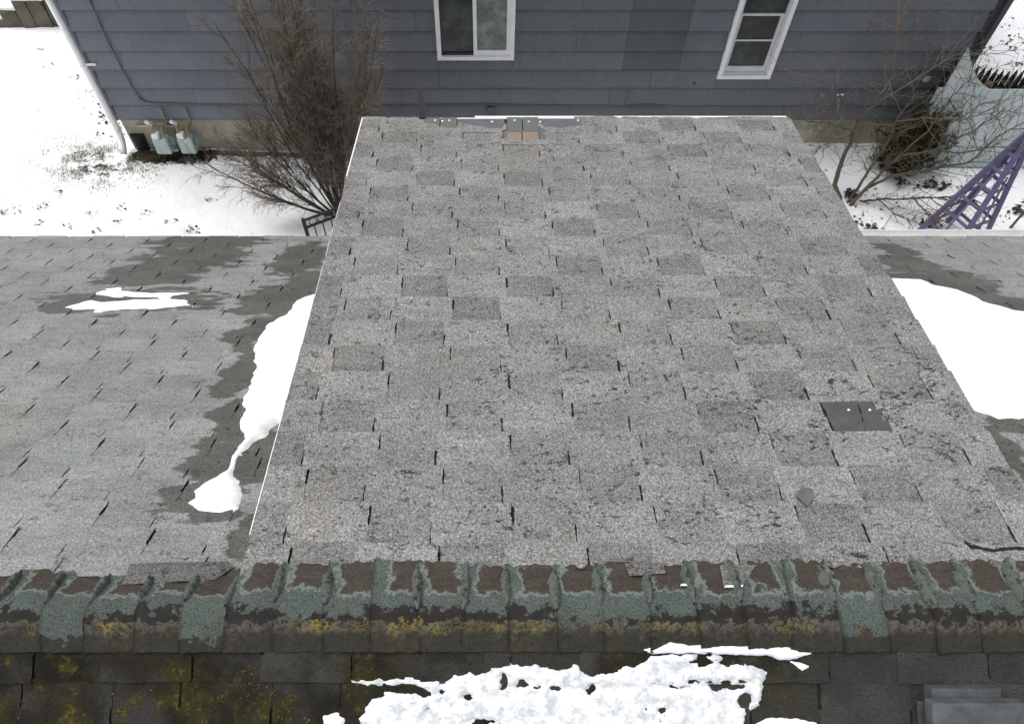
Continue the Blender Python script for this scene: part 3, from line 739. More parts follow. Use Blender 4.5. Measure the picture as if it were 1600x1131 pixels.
snow('snow_patch', FRONT, [[(562, 1121), (578, 1096), (592, 1084), (620, 1081), (650, 1086), (688, 1088), (692, 1062), (720, 1049), (742, 1051), (770, 1044), (795, 1041), (830, 1041), (870, 1043), (915, 1046), (920, 1040), (926, 1056), (960, 1046), (1000, 1036), (1015, 1026), (1045, 1021), (1120, 1026), (1150, 1041), (1175, 1036), (1195, 1041), (1200, 1060), (1190, 1066), (1186, 1100), (1166, 1106), (1160, 1131), (1165, 1170), (900, 1175), (620, 1165), (580, 1148)],
      [(545, 1063), (600, 1061), (690, 1060), (692, 1088), (676, 1082), (664, 1072), (640, 1066), (590, 1068)]],
     .014, .006, 'patchy thin snow lying below the mossy ridge', amp=.018, fr=21, mat='thin_snow', soft=.018, grow=-.001,
     holes=[(825, 1070, 20, 6), (786, 1066, 5, 13), (872, 1074, 12, 4), (898, 1074, 14, 4), (926, 1074, 6, 9), (1130, 1070, 42, 6), (1166, 1094, 12, 10), (691, 1077, 5, 14), (672, 1100, 9, 4), (1010, 1106, 4, 4), (1030, 1110, 4, 5), (755, 1128, 18, 6), (1060, 1072, 22, 2.5), (1110, 1033, 30, 5), (730, 1090, 5, 4)])
snow('snow_patch', FRONT, [[(1005, 1013), (1045, 1000), (1075, 1006), (1150, 1006), (1240, 1010), (1268, 1018), (1240, 1027), (1214, 1028), (1205, 1023), (1150, 1020), (1080, 1018), (1020, 1019)]],
     .018, .005, 'thin snow strip hugging the front of the ridge', amp=.004, fr=25, soft=.010, n0=.015)
snow('snow_patch', FRONT, [[(1231, 1031), (1250, 1033), (1266, 1040), (1252, 1047)]], .010, .005, 'tiny snow scrap right of the snow strip below the ridge', amp=.003, fr=30, soft=.01)
snow('snow_patch', FRONT, [[(1180, 1131), (1200, 1123), (1240, 1122), (1275, 1130), (1275, 1150), (1180, 1150)]], .014, .006, 'snow lump at the bottom edge left of the roof vent', amp=.006, fr=25, soft=.012)
snow('snow_patch', FRONT, [[(508, 1119), (525, 1114), (540, 1119), (540, 1140), (508, 1140)]], .014, .005, 'small snow lump at the bottom left of the patchy snow', amp=.006, fr=25, soft=.012)

# ------------------------------------------------------------------ neighbour's house
NB = empty('neighbour_house', (0, YW + 3, 0), 'neighbouring house with wide dark grey lap siding', 'house')
NX0 = at_y(208, 233, YW).x; NX1 = at_y(1449, 190, YW).x + .02; NZ = 3.7; ZF = at_y(767, 184.5, YW).z
b = MB(); b.box((NX0 + .02, YW + .035, ZF), (NX1 - .02, YW + 7, NZ)); WALL = b.build('wall', 'dark_trim', NB)
MB().box((NX0 + .03, YW + .012, -.4), (NX1 - .03, YW + 6.9, ZF - .012)).build('foundation', 'foundation', NB)
ys = [16, 49, 80, 109, 137, 164]
zs = [at_y(767, y, YW).z for y in ys][::-1]; zs = [ZF - .015] + zs; step = zs[-1] - zs[-2]
while zs[-1] < NZ - .05: zs.append(min(NZ, zs[-1] + step))
W1 = (at_y(684, 91, YW).x, at_y(803, 91, YW).x, at_y(767, 91.5, YW).z, at_y(767, 91.5, YW).z + 1.25)
W2 = (at_y(1119, 121, YW).x, at_y(1202, 120, YW).x, at_y(767, 121, YW).z, at_y(767, 121, YW).z + 1.72)
PT = (at_y(972, 107, YW).x, at_y(1060, 107, YW).x, at_y(767, 108, YW).z)
rr = random.Random(11)
for i in range(len(zs) - 1):
    z0, z1 = zs[i], zs[i + 1] + .004
    cuts = [NX0, NX1]
    x = NX0 + rr.uniform(.6, 3.2)
    while x < NX1 - .6: cuts.append(x); x += 3.2
    blocks = []
    for (wx0, wx1, wz0, wz1) in (W1, W2):
        if z1 > wz0 + .015 and z0 < wz1 - .015: cuts += [wx0 + .01, wx1 - .01]; blocks.append((wx0, wx1, wz0, wz1))
    if z0 > PT[2] - .06: cuts = [c for c in cuts if not (PT[0] - .5 < c < PT[1] + .5) or c in (W1[0] + .01, W1[1] - .01, W2[0] + .01, W2[1] - .01)] + [PT[0], PT[1]]
    cuts = sorted(cuts)
    for a, c_ in zip(cuts[:-1], cuts[1:]):
        if c_ - a < .03: continue
        mid = (a + c_) / 2; tn = rr.uniform(.92, 1.07)
        zz0, zz1 = z0, z1; skip = False
        for (wx0, wx1, wz0, wz1) in blocks:
            if wx0 < mid < wx1:
                if z0 < wz0: zz1 = wz0 + .01
                else: skip = True
        if skip: continue
        if PT[0] <= a + 1e-4 and c_ <= PT[1] + 1e-4 and z0 > PT[2] - .06: tn = .76
        a += .0022; c_ -= .0022
        dy0 = rr.uniform(-.003, .003)
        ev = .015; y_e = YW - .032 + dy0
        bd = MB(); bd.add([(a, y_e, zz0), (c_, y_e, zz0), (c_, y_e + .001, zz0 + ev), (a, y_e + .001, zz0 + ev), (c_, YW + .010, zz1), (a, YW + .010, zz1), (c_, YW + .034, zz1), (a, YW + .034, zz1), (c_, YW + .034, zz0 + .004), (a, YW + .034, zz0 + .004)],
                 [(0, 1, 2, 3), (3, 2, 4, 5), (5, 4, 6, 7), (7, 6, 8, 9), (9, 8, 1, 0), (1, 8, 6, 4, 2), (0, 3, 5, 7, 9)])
        bd.build('siding_board', 'siding', WALL, tone=[tn * .58, tn, tn, tn, tn, tn, tn])  # shadow line of the lap painted in: bottom band gets a darker tone
# roof of the neighbour, above the frame
b = MB(); x0, x1 = NX0 - .35, NX1 + .35
b.hexa([(x0, YW - .42, NZ - .02), (x1, YW - .42, NZ - .02), (x1, YW + 3.5, NZ + 1.75), (x0, YW + 3.5, NZ + 1.75)], [(x0, YW - .42, NZ + .13), (x1, YW - .42, NZ + .13), (x1, YW + 3.5, NZ + 1.90), (x0, YW + 3.5, NZ + 1.90)])
b.hexa([(x0, YW + 3.5, NZ + 1.75), (x1, YW + 3.5, NZ + 1.75), (x1, YW + 7.4, NZ - .02), (x0, YW + 7.4, NZ - .02)], [(x0, YW + 3.5, NZ + 1.90), (x1, YW + 3.5, NZ + 1.90), (x1, YW + 7.4, NZ + .13), (x0, YW + 7.4, NZ + .13)])
b.build('roof', 'felt', NB)
# corner trims
MB().box((NX0 - .012, YW - .030, ZF - .03), (NX0 + .018, YW + .09, NZ)).build('corner_trim', 'siding', NB, tone=.85)
MB().box((NX1 - .055, YW - .032, ZF - .03), (NX1 + .02, YW + .09, NZ)).build('corner_trim', 'dark_trim', NB)
MB().box((NX1 + .012, YW - .10, ZF + .35), (NX1 + .085, YW - .03, NZ)).build('downspout', 'dark_trim', NB)
# white downspout at the left corner with its elbow
b = MB(); dx, dy = NX0 - .075, YW - .02
DS = MB().tube([(dx, dy, NZ), (dx, dy, .45), (dx, dy, .34), (dx + .01, dy - .05, .24), (dx + .02, dy - .13, .16), (dx + .03, dy - .22, .10)], .052, 12).build('downspout', 'white_metal', NB, smooth=True)
for z in (1.55, 2.9): MB().tube([(dx, dy, z - .02), (dx, dy, z + .02)], .058, 12).build('bracket', 'white_metal', DS)
MB().box((NX0 - .02, YW - .045, 1.54), (NX0 + .12, YW - .026, 1.575)).build('bracket', 'white_metal', DS)
def window(W, kind, label):
    x0, x1, z0, z1 = W; wn = tag(bpy.data.objects.new('window', None)); C.objects.link(wn); wn.parent = NB; wn['label'] = label
    wn.location = Vector(((x0 + x1) / 2, YW, z0)) - wloc(NB); y0 = YW - .055; y1 = YW + .02; t = .062
    fr = MB(); fr.box((x0, y0, z0), (x1, y1, z0 + t * .85)); fr.box((x0, y0, z1 - t), (x1, y1, z1)); fr.box((x0, y0, z0 + t * .85), (x0 + t, y1, z1 - t)); fr.box((x1 - t, y0, z0 + t * .85), (x1, y1, z1 - t))
    fr.build('frame', 'white_paint', wn)
    if kind == 'slider':
        mx = x0 + (x1 - x0) * .50
        MB().box((x0 + t, YW + .018, z0 + t), (mx, YW + .022, z1 - t)).build('pane', 'window_glass', wn)
        sb = MB(); s = .052; a, c_ = mx - .03, x1 - t
        sb.box((a, YW - .030, z0 + t * .85), (a + s, YW + .012, z1 - t)); sb.box((c_ - s, YW - .030, z0 + t * .85), (c_, YW + .012, z1 - t)); sb.box((a + s, YW - .030, z0 + t * .85), (c_ - s, YW + .012, z0 + t * .85 + .085)); sb.box((a + s, YW - .030, z1 - t - .05), (c_ - s, YW + .012, z1 - t))
        sb.build('sash', 'white_paint', wn)
        MB().box((a + s, YW - .004, z0 + t * .85 + .085), (c_ - s, YW, z1 - t - .05)).build('pane', 'frosted_pane', wn)
        sc = MB(); sc.box((x0 + t, YW - .006, z0 + t * .85), (mx - .03, YW + .012, z0 + t * .85 + .035)); sc.box((x0 + t, YW - .006, z0 + t), (x0 + t + .02, YW + .012, z1 - t)); sc.build('track', 'dark_trim', wn)
    else:
        s = .045; zm = z0 + .98
        j = MB(); j.box((x0 + t, YW - .02, z0 + t * .85), (x0 + t + .035, YW + .018, z1 - t)); j.box((x1 - t - .035, YW - .02, z0 + t * .85), (x1 - t, YW + .018, z1 - t)); j.box((x0 + t + .035, YW - .02, z0 + t * .85), (x1 - t - .035, YW + .018, z0 + t * .85 + .04)); j.build('jamb', 'grey_trim', wn)
        a, c_ = x0 + t + .036, x1 - t - .036; zb = z0 + t * .85 + .041
        sb = MB(); sb.box((a, YW - .006, zb), (c_, YW + .020, zb + .085)); sb.box((a, YW - .006, zm - .03), (c_, YW + .020, zm)); sb.box((a, YW - .006, zb + .085), (a + s * .5, YW + .020, zm - .03)); sb.box((c_ - s, YW - .006, zb + .085), (c_, YW + .020, zm - .03)); sb.box((a + s * .5, YW - .002, zb + .48), (c_ - s, YW + .015, zb + .503))
        sb.build('sash', 'grey_trim', wn)
        MB().box((a, YW + .0205, zb), (c_, YW + .0235, z1 - t)).build('pane', 'window_glass', wn)
        ub = MB(); ub.box((a, YW + .004, zm + .35), (c_, YW + .020, zm + .375)); ub.box((a, YW + .002, z1 - t - .05), (c_, YW + .020, z1 - t)); ub.build('sash_bar', 'grey_trim', wn)
window(W1, 'slider', 'wide white framed sliding window'); window(W2, 'hung', 'narrow white framed double hung window')
# wall clutter
def wp(x, y, off=.035): q = at_y(x, y, YW - off); return q
ck = MB(); pts = [wp(128, -14), wp(141, 3), wp(166, 60), wp(196, 118), wp(211, 142), wp(217, 153), wp(226, 159), wp(240, 161.5), wp(300, 163), wp(400, 164), wp(520, 164.5), wp(640, 164)]
MB().tube(pts, .011, 6).build('cable', 'cable_grey', NB)
MB().tube([wp(640, 164.2), wp(664, 163.5), wp(700, 163), wp(760, 163), wp(840, 164.5), wp(930, 165.5), wp(975, 165.5)], .007, 6).build('cable', 'cable_grey', NB)
MB().tube([wp(985, 137), wp(980, 150), wp(976, 166), wp(990, 170), wp(1040, 169)], .006, 6).build('cable', 'cable_grey', NB)
MB().tube([wp(975, 165), wp(1010, 163), wp(1045, 165)], .007, 6).build('cable', 'cable_grey', NB)
v0 = wp(767, 178, .04); MB().hexa([v0 + Vector((-.045, -.03, -.02)), v0 + Vector((.05, -.03, -.02)), v0 + Vector((.05, .02, -.02)), v0 + Vector((-.045, .02, -.02))], [v0 + Vector((-.055, -.01, .11)), v0 + Vector((.06, -.01, .11)), v0 + Vector((.06, .02, .11)), v0 + Vector((-.055, .02, .11))]).build('vent_cover', 'cable_grey', NB)
v0 = wp(1448, 124, .03); MB().box(v0 + Vector((-.035, -.02, -.04)), v0 + Vector((.035, .01, .04))).build('socket_box', 'grey_trim', NB)
v0 = wp(1085, 131, .03); MB().box(v0 + Vector((-.01, -.012, -.012)), v0 + Vector((.01, .01, .012))).build('hook', 'cable_black', NB)
# hose tap
tp = wp(1308, 152, .03); b = MB(); b.tube([tp + Vector((0, .05, 0)), tp + Vector((0, -.07, .0)), tp + Vector((.01, -.11, -.03)), tp + Vector((.015, -.12, -.09))], [.018, .02, .022, .018], 8); b.tube([tp + Vector((0, -.05, 0)), tp + Vector((0, -.055, .07))], .008, 6); b.build('hose_tap', 'pipe_grey', NB)
b = MB(); b.tube([tp + Vector((-.04, -.055, .075)), tp + Vector((.05, -.055, .08))], .014, 8); b.build('tap_handle', 'white_paint', NB)
b = MB(); b.tube([tp + Vector((.015, -.12, -.08)), tp + Vector((.03, -.13, -.16)), tp + Vector((.07, -.12, -.2))], .012, 6); b.build('hose_end', 'meter_dark', NB)
# stub pipes that feed the meters
b = MB(); q0, q1 = wp(212, 197.5, .03), wp(294, 197.5, .03); b.tube([q0, q1], .022, 8); b.build('gas_pipe', 'foundation', NB)

# ------------------------------------------------------------------ gas meters
def gas_meter(x, label):
    p = at_y(x, 243, YW - .22); bx = p.x; g0 = gz(bx, YW - .22)
    root = empty('gas_meter', (bx, YW - .22, g0), label, 'gas meter', 'gas meters at the foundation'); y = YW - .22
    def body(cx, cy, z0, z1, w, d, mat, name, bev=.03):
        mb = MB(); mb.hexa([(cx - w / 2, cy - d / 2, z0), (cx + w / 2, cy - d / 2, z0), (cx + w / 2, cy + d / 2, z0), (cx - w / 2, cy + d / 2, z0)], [(cx - w * .46, cy - d * .42, z1), (cx + w * .46, cy - d * .42, z1), (cx + w * .46, cy + d * .5, z1), (cx - w * .46, cy + d * .5, z1)])
        o = mb.build(name, mat, root); m_ = o.modifiers.new('bevel', 'BEVEL'); m_.width = bev; m_.segments = 3; return o
    body(bx, y, g0 + .14, g0 + .42, .25, .17, 'meter_grey', 'body')
    body(bx - .045, y - .01, g0 + .42, g0 + .50, .12, .12, 'white_paint', 'index_cover', .02)
    MB().tube([(bx + .08, y + .04, g0 + .30), (bx + .14, y + .10, g0 + .30)], .085, 14).build('regulator', 'meter_dark', root, smooth=False)
    for s in (-1, 1):
        MB().tube([(bx + s * .075, y, g0 + .41), (bx + s * .075, y, g0 + .53), (bx + s * .075, y + .03, g0 + .56), (bx + s * .075, y + .15, g0 + .56)], .016, 8).build('pipe', 'brass', root)
    MB().tube([(bx - .12, y + .15, g0 + .555), (bx + .12, y + .15, g0 + .555)], .020, 8).build('union', 'brass', root)
    MB().tube([(bx - .19, y + .13, g0 + .62), (bx - .15, y + .12, g0 + .60), (bx - .12, y + .15, g0 + .555)], .03, 8).build('valve', 'white_paint', root)
    a = at_y(x - 13, 169, YW - .05); c_ = at_y(x - 7, 184, YW - .07)
    MB().tube([(c_.x, YW - .055, g0 + .57), (c_.x + .005, YW - .06, c_.z)], .013, 8).build('pipe', 'pipe_grey', root)
    MB().tube([c_, a], [.021, .024], 8).build('vent_pipe', 'pipe_grey', root)
gas_meter(263, 'pale green gas meter nearer the white downspout'); gas_meter(301, 'pale green gas meter farther from the downspout, second in line')
# black bin of stones beside the downspout
b = MB(); q = at_z(226, 232, 0); b.tube([(q.x, q.y, 0), (q.x, q.y, .30)], [.10, .12], 10); b.build('drain_pot', 'black_metal'); bpy.context.view_layer.update()
tag(bpy.data.objects['drain_pot'], 'dark pot tucked behind the foot of the white downspout', 'pot')

# ------------------------------------------------------------------ vegetation
def rot(d, ang, rng):
    d = d.normalized(); a = d.cross(Vector((rng.gauss(0, 1), rng.gauss(0, 1), rng.gauss(0, 1))))
    if a.length < 1e-3: return d
    a.normalize(); return (d * math.cos(ang) + a * math.sin(ang)).normalized()
def limb(rng, p, d, L, r0, r1, n, wob, up=0.):
    pts, rs = [Vector(p)], [r0]; d = Vector(d).normalized()
    for i in range(n):
        d = (d + Vector((rng.gauss(0, wob), rng.gauss(0, wob), rng.gauss(0, wob) + up))).normalized()
        pts.append(pts[-1] + d * L / n); rs.append(r0 + (r1 - r0) * (i + 1) / n)
    return pts, rs
def lerp(pts, t):
    k = t * (len(pts) - 1); i = min(int(k), len(pts) - 2); return pts[i].lerp(pts[i + 1], k - i), (pts[i + 1] - pts[i]).normalized()
# bare multi-stemmed shrub
rs_ = random.Random(21); base = at_z(532, 334, 0); base.z = gz(base.x, base.y)
SH = empty('shrub', base, 'tall bare brown multi-stemmed shrub left of the dormer', 'shrub')
st, br, tw = MB(), MB(), MB()
for i in range(36):
    az = 2 * math.pi * i / 30 + rs_.uniform(-.2, .2); ti = rs_.choice((.06, .12, .18, .24, .30, .38, .50, .85)) * rs_.uniform(.85, 1.1)
    if i >= 30: az = math.radians(rs_.uniform(225, 275)); ti = rs_.uniform(.65, 1.0)
    d = Vector((math.sin(az) * math.sin(ti), math.cos(az) * math.sin(ti) * .7, math.cos(ti)))
    if d.x > .25 and ti > .4: d.x *= .45
    if d.y < -.3: d.y *= .5
    L = rs_.uniform(2.6, 3.7) * (1 if ti < .6 else .58); r = rs_.uniform(.012, .024)
    pts, rd = limb(rs_, base + Vector((d.x, d.y, 0)) * .15 + Vector((0, 0, -.03)), d, L, r, .005, 9, .055, .045 if ti > .5 else .02)
    MB().tube(pts, rd, 6).build('stem', 'shrub_bark', SH)
    for k in range(13):
        t = rs_.uniform(.18, .98); p, dd = lerp(pts, t); l = rs_.uniform(.25, .75) * (1.15 - .5 * t)
        bp, brd = limb(rs_, p, rot(dd, rs_.uniform(.2, .5), rs_), l, .0085 * (1.1 - .5 * t), .0030, 5, .12, .05); br.tube(bp, brd, 4)
        for q in range(9):
            p2, d2 = lerp(bp, rs_.uniform(.1, 1)); tp_, tr = limb(rs_, p2, rot(d2, rs_.uniform(.3, 1.0), rs_), rs_.uniform(.14, .42), .0030, .0015, 3, .2); tw.tube(tp_, tr, 3, False)
            for z in range(4):
                p3, d3 = lerp(tp_, rs_.uniform(.2, 1)); a, c_ = limb(rs_, p3, rot(d3, rs_.uniform(.4, 1.1), rs_), rs_.uniform(.06, .16), .0021, .0012, 2, .2); tw.tube(a, c_, 3, False)
tag(br.build('branches', 'shrub_bark', SH), kind='stuff'); tag(tw.build('twigs', 'twig', SH), kind='stuff')
# sapling on the right, limbs given as (pixel x, pixel y, height)
rt = random.Random(5); tb_ = at_z(1316, 330, .13); tb_.z = gz(tb_.x, tb_.y)
TR = empty('sapling', tb_, 'bare branching sapling to the right of the dormer', 'tree')
def hp(l): return [at_z(x, y, h) for x, y, h in l]
limbs = [([(1316, 330, .05), (1305, 288, .45), (1318, 245, .85), (1331, 212, 1.25), (1340, 190, 1.5)], .030, .014),
         ([(1340, 190, 1.5), (1327, 182, 1.7), (1312, 150, 2.0), (1300, 118, 2.3)], .012, .004), ([(1340, 190, 1.5), (1365, 165, 1.9), (1395, 120, 2.3), (1402, 60, 2.7), (1404, 5, 3.0)], .013, .004),
         ([(1334, 205, 1.3), (1300, 195, 1.5), (1262, 190, 1.6), (1235, 172, 1.8)], .011, .003),
         ([(1318, 328, .05), (1335, 300, .3), (1360, 262, .75), (1384, 228, 1.1), (1400, 190, 1.5), (1430, 150, 1.9)], .019, .005),
         ([(1320, 330, .05), (1345, 302, .35), (1378, 270, .75), (1405, 245, 1.0), (1460, 235, 1.3), (1520, 205, 1.7), (1570, 170, 2.0)], .021, .005),
         ([(1320, 330, .05), (1350, 297, .4), (1390, 277, .7), (1450, 265, 1.0), (1510, 255, 1.3), (1560, 215, 1.6), (1605, 190, 1.8)], .020, .005),
         ([(1321, 332, .04), (1345, 315, .15), (1372, 312, .25), (1425, 309, .45), (1480, 308, .65), (1520, 310, .8)], .015, .005),
         ([(1405, 245, 1.0), (1450, 205, 1.5), (1490, 150, 2.0), (1520, 120, 2.3)], .011, .003), ([(1460, 235, 1.3), (1500, 240, 1.5), (1550, 230, 1.7), (1600, 235, 1.9)], .010, .003),
         ([(1400, 190, 1.5), (1440, 185, 1.7), (1500, 188, 2.0), (1560, 175, 2.2)], .010, .003), ([(1425, 309, .45), (1445, 330, .55), (1470, 345, .6)], .010, .003), ([(1372, 312, .25), (1400, 335, .3), (1430, 345, .35)], .007, .003),
         ([(1365, 165, 1.9), (1420, 130, 2.3), (1480, 95, 2.6), (1520, 70, 2.8)], .009, .003), ([(1331, 212, 1.25), (1290, 225, 1.3), (1260, 240, 1.3)], .007, .002)]
tm, tmb, tt = MB(), MB(), MB()
for n_, (l, r0, r1) in enumerate(limbs):
    c = hp(l); pts = []
    for i in range(len(c) - 1):
        for k in range(4):
            t = k / 4; pts.append(c[i].lerp(c[i + 1], t) + Vector((rt.gauss(0, .008), rt.gauss(0, .008), rt.gauss(0, .008))) * (0 if i == 0 and k == 0 else 1))
    pts.append(c[-1]); rd = [r0 + (r1 - r0) * i / (len(pts) - 1) for i in range(len(pts))]
    MB().tube(pts, [q * 1.35 for q in rd], 7).build('trunk' if n_ == 0 else 'branch', 'bark', TR, smooth=True)
    for k in range(int(len(pts) * 1.0)):
        t = rt.uniform(.3, 1); p, d = lerp(pts, t)
        bp, brd = limb(rt, p, rot(d, rt.uniform(.5, 1.1), rt), rt.uniform(.2, .75), .0055, .0022, 5, .18, .03); tt.tube(bp, brd, 4, False)
        for q in range(4):
            p2, d2 = lerp(bp, rt.uniform(.2, 1)); a, c_ = limb(rt, p2, rot(d2, rt.uniform(.5, 1.1), rt), rt.uniform(.10, .32), .0036, .0018, 3, .2); tt.tube(a, c_, 3, False)
            if rt.random() < .6: p3, d3 = lerp(a, rt.uniform(.3, 1)); a2, c2 = limb(rt, p3, rot(d3, .8, rt), .1, .003, .0018, 2, .2); tt.tube(a2, c2, 3, False)
tag(tt.build('twigs', 'bark', TR), kind='stuff')
# evergreen bush by the wall
rb_ = random.Random(9); q = at_z(1398, 268, .14); q.z = gz(q.x, q.y) - .02
BU = empty('evergreen_bush', q, 'dark olive evergreen bush against the neighbouring foundation', 'bush')
lv, wd = MB(), MB()
for i in range(100):
    az, ph = rb_.uniform(0, 6.283), rb_.uniform(0, 1.35)
    rr_ = Vector((math.cos(az) * math.sin(ph) * .75, math.sin(az) * math.sin(ph) * .50, math.cos(ph) * 1.15 + .05)) * rb_.uniform(.55, 1.08)
    pts, rd = limb(rb_, q, rr_, rr_.length, .010, .003, 5, .10, .03); wd.tube(pts, rd, 4, False)
    for k in range(26):
        p, d = lerp(pts, rb_.uniform(.45, 1)); d2 = rot(d, rb_.uniform(.2, 1.2), rb_); p = p + Vector((rb_.gauss(0, .04), rb_.gauss(0, .04), rb_.gauss(0, .04)))
        for z in range(3):
            l, w_ = rb_.uniform(.04, .10), rb_.uniform(.008, .016); d3 = rot(d2, .5, rb_); s = d3.cross(Vector((rb_.gauss(0, 1), rb_.gauss(0, 1), 1))).normalized() * w_
            lv.add([p - s, p + s, p + d3 * l + s * .3, p + d3 * l - s * .3], [(0, 1, 2, 3)])
wd.build('stem', 'bark', BU); lv.build('foliage', 'needles', BU)

# ------------------------------------------------------------------ pale fence and dark pickets behind it
FY = 8.85; fz = gz(7, FY) - .02
FX0 = at_y(1513, 75, FY).x; FX1 = 10.6; zt = at_y(1560, 140, FY).z; zp = at_y(1513, 75, FY).z
FE = empty('panel_fence', ((FX0 + FX1) / 2, FY, fz), 'pale teal solid fence with a swept up end beside the dark grey house', 'fence')
xa, xb = at_y(1522, 92, FY).x, at_y(1548, 138, FY).x
def ftop(x):
    if x >= xb: return zt
    if x <= FX0: return zp
    t = (x - FX0) / (xb - FX0); return zp + (zt - zp) * (1.55 * t - .55 * t * t if t < 1 else 1)
x = FX0; i = 0
while x < FX1:
    x1 = min(x + .29, FX1); n = 6 if x < xb else 1
    xs = [x + .0012 + (x1 - x - .0024) * k / n for k in range(n + 1)]; y = FY - .012 + (.0015 if i % 2 else 0); vs = []
    for yy in (y, y + .022):
        for a in xs: vs.append((a, yy, fz + .04))
        for a in reversed(xs): vs.append((a, yy, ftop(a)))
    k = len(vs) // 2
    mesh('board', vs, [tuple(range(k)), tuple(range(2 * k - 1, k - 1, -1))] + [(j, k + j, k + (j + 1) % k, (j + 1) % k) for j in range(k)], 'teal_paint', FE)
    x = x1; i += 1
for xx in (FX0 + .05, FX0 + 1.4, FX0 + 2.7): MB().box((xx - .045, FY + .04, fz - .3), (xx + .045, FY + .13, zt - .05)).build('post', 'teal_paint', FE)
MB().box((FX0, FY + .0125, fz + .25), (FX1, FY + .039, fz + .34)).build('rail', 'teal_paint', FE); MB().box((FX0, FY + .0125, zt - .35), (FX1, FY + .039, zt - .26)).build('rail', 'teal_paint', FE)
PF = empty('picket_fence', (FX0 + 1.2, FY + .45, fz), 'black pointed picket fence showing above the pale teal fence', 'fence')
x = FX0 + .12; k = 0
while x < FX1 - .2:
    t = max(0, 1 - (x - FX0 - .12) / .95); zt2 = zt + .10 + .24 * t * t + R.uniform(-.015, .015); wd_ = .075
    y = FY + .30; tipx = x + .035
    vs = [(x, y, fz), (x + wd_, y, fz), (x + wd_, y, zt2 - .13), (tipx, y, zt2), (x, y, zt2 - .13)]; vs += [(a, b_ + .02, c_) for a, b_, c_ in vs]
    mesh('picket', vs, [(0, 1, 2, 3, 4), (9, 8, 7, 6, 5)] + [(j, 5 + j, 5 + (j + 1) % 5, (j + 1) % 5) for j in range(5)], 'picket_black', PF)
    x += .098; k += 1
for z in (fz + .3, zt - .25): MB().box((FX0 + .05, FY + .322, z), (FX1 - .1, FY + .36, z + .08)).build('rail', 'picket_black', PF)
q = at_y(1543, 131, FY + .27); MB().tube([(q.x, FY + .25, fz), (q.x, FY + .25, q.z + .03)], .055, 10).build('post', 'concrete', PF)

# ------------------------------------------------------------------ purple garden obelisk
ob = at_z(1478, 380, .12); ob.z = gz(ob.x, ob.y)
OB = empty('garden_obelisk', ob, 'purple tapering wooden lattice obelisk in the snowy side yard', 'trellis')
hw, Ht, yaw = .31, 2.0, math.radians(24)
def op(a, b_, z): 
    k = hw * (1 - z / Ht * .97); x, y = a * k, b_ * k
    return ob + Vector((x * math.cos(yaw) - y * math.sin(yaw), x * math.sin(yaw) + y * math.cos(yaw), z))
for a, b_ in ((-1, -1), (1, -1), (1, 1), (-1, 1)): MB().bar(op(a, b_, -.05), op(a, b_, Ht), .055).build('leg', 'purple_paint', OB)
for z in (.28, .56, .84, 1.10, 1.36, 1.60):
    for (a, b_), (c_, d_) in (((-1, -1), (1, -1)), ((1, -1), (1, 1)), ((1, 1), (-1, 1)), ((-1, 1), (-1, -1))):
        MB().bar(op(a, b_, z), op(c_, d_, z), .022, .04).build('rung', 'purple_paint', OB)
for t, z1 in ((0, 1.3),):
    for f_ in range(4):
        g_ = lambda z: op(*((t, -1.04), (1.04, t), (t, 1.04), (-1.04, t))[f_], z)
        MB().bar(g_(-.02), g_(z1), .026, .016).build('slat', 'purple_paint', OB)
MB().bar(ob + Vector((0, 0, Ht - .06)), ob + Vector((0, 0, Ht + .1)), .07).build('finial', 'purple_paint', OB)
# fallen stick standing in the snow at the right edge
b = MB(); p0 = at_z(1577, 358, .13); p1 = at_z(1606, 322, .55)
b.tube([p0 - Vector((0, 0, .05)), p0.lerp(p1, .5) + Vector((.01, 0, .02)), p1], [.022, .018, .014], 6)
b.tube([p0.lerp(p1, .3), p0.lerp(p1, .6) + Vector((.05, 0, .05)), p1 + Vector((.06, 0, .12))], [.010, .008, .005], 5)
tag(b.build('stake', 'bark'), 'dark stick poking out of the snow right of the purple obelisk', 'stick')

# ------------------------------------------------------------------ iron gate, retaining steps
ga = at_z(474, 345, 1.0); gb = at_z(530, 324.5, 1.0); gd = (gb - ga); gd.z = 0
GA = empty('iron_gate', (ga.x, ga.y, gz(ga.x, ga.y)), 'black wrought iron railing beside the bare shrub', 'railing')
ge = ga + gd * 3.2
MB().bar(ga + Vector((0, 0, .03)), Vector((ga.x, ga.y, -.05)), .04).build('post', 'black_metal', GA)
for z in (0, -.13, -.85): MB().bar(ga + Vector((0, 0, z)), ge + Vector((0, 0, z)), .025, .025).build('rail', 'black_metal', GA)
gl = (ge - ga).length
for i in range(1, int(gl / .12)):
    p = ga + (ge - ga) * (i * .12 / gl); MB().bar(p + Vector((0, 0, -.13)), Vector((p.x, p.y, .03)), .014).build('bar', 'black_metal', GA)
    c0 = p + Vector((0, 0, -.065)); u = (ge - ga).normalized(); rp = [c0 + u * math.cos(a) * .055 + Vector((0, 0, math.sin(a) * .055)) for a in [k * math.pi / 6 for k in range(13)]]
    MB().tube(rp, .007, 5).build('ring', 'black_metal', GA)
RW = at_z(60, 41, 0); RW0 = empty('retaining_steps', (RW.x, RW.y + .5, 0), 'dark weathered stone step wall with snow on top, beyond the yard', 'steps')
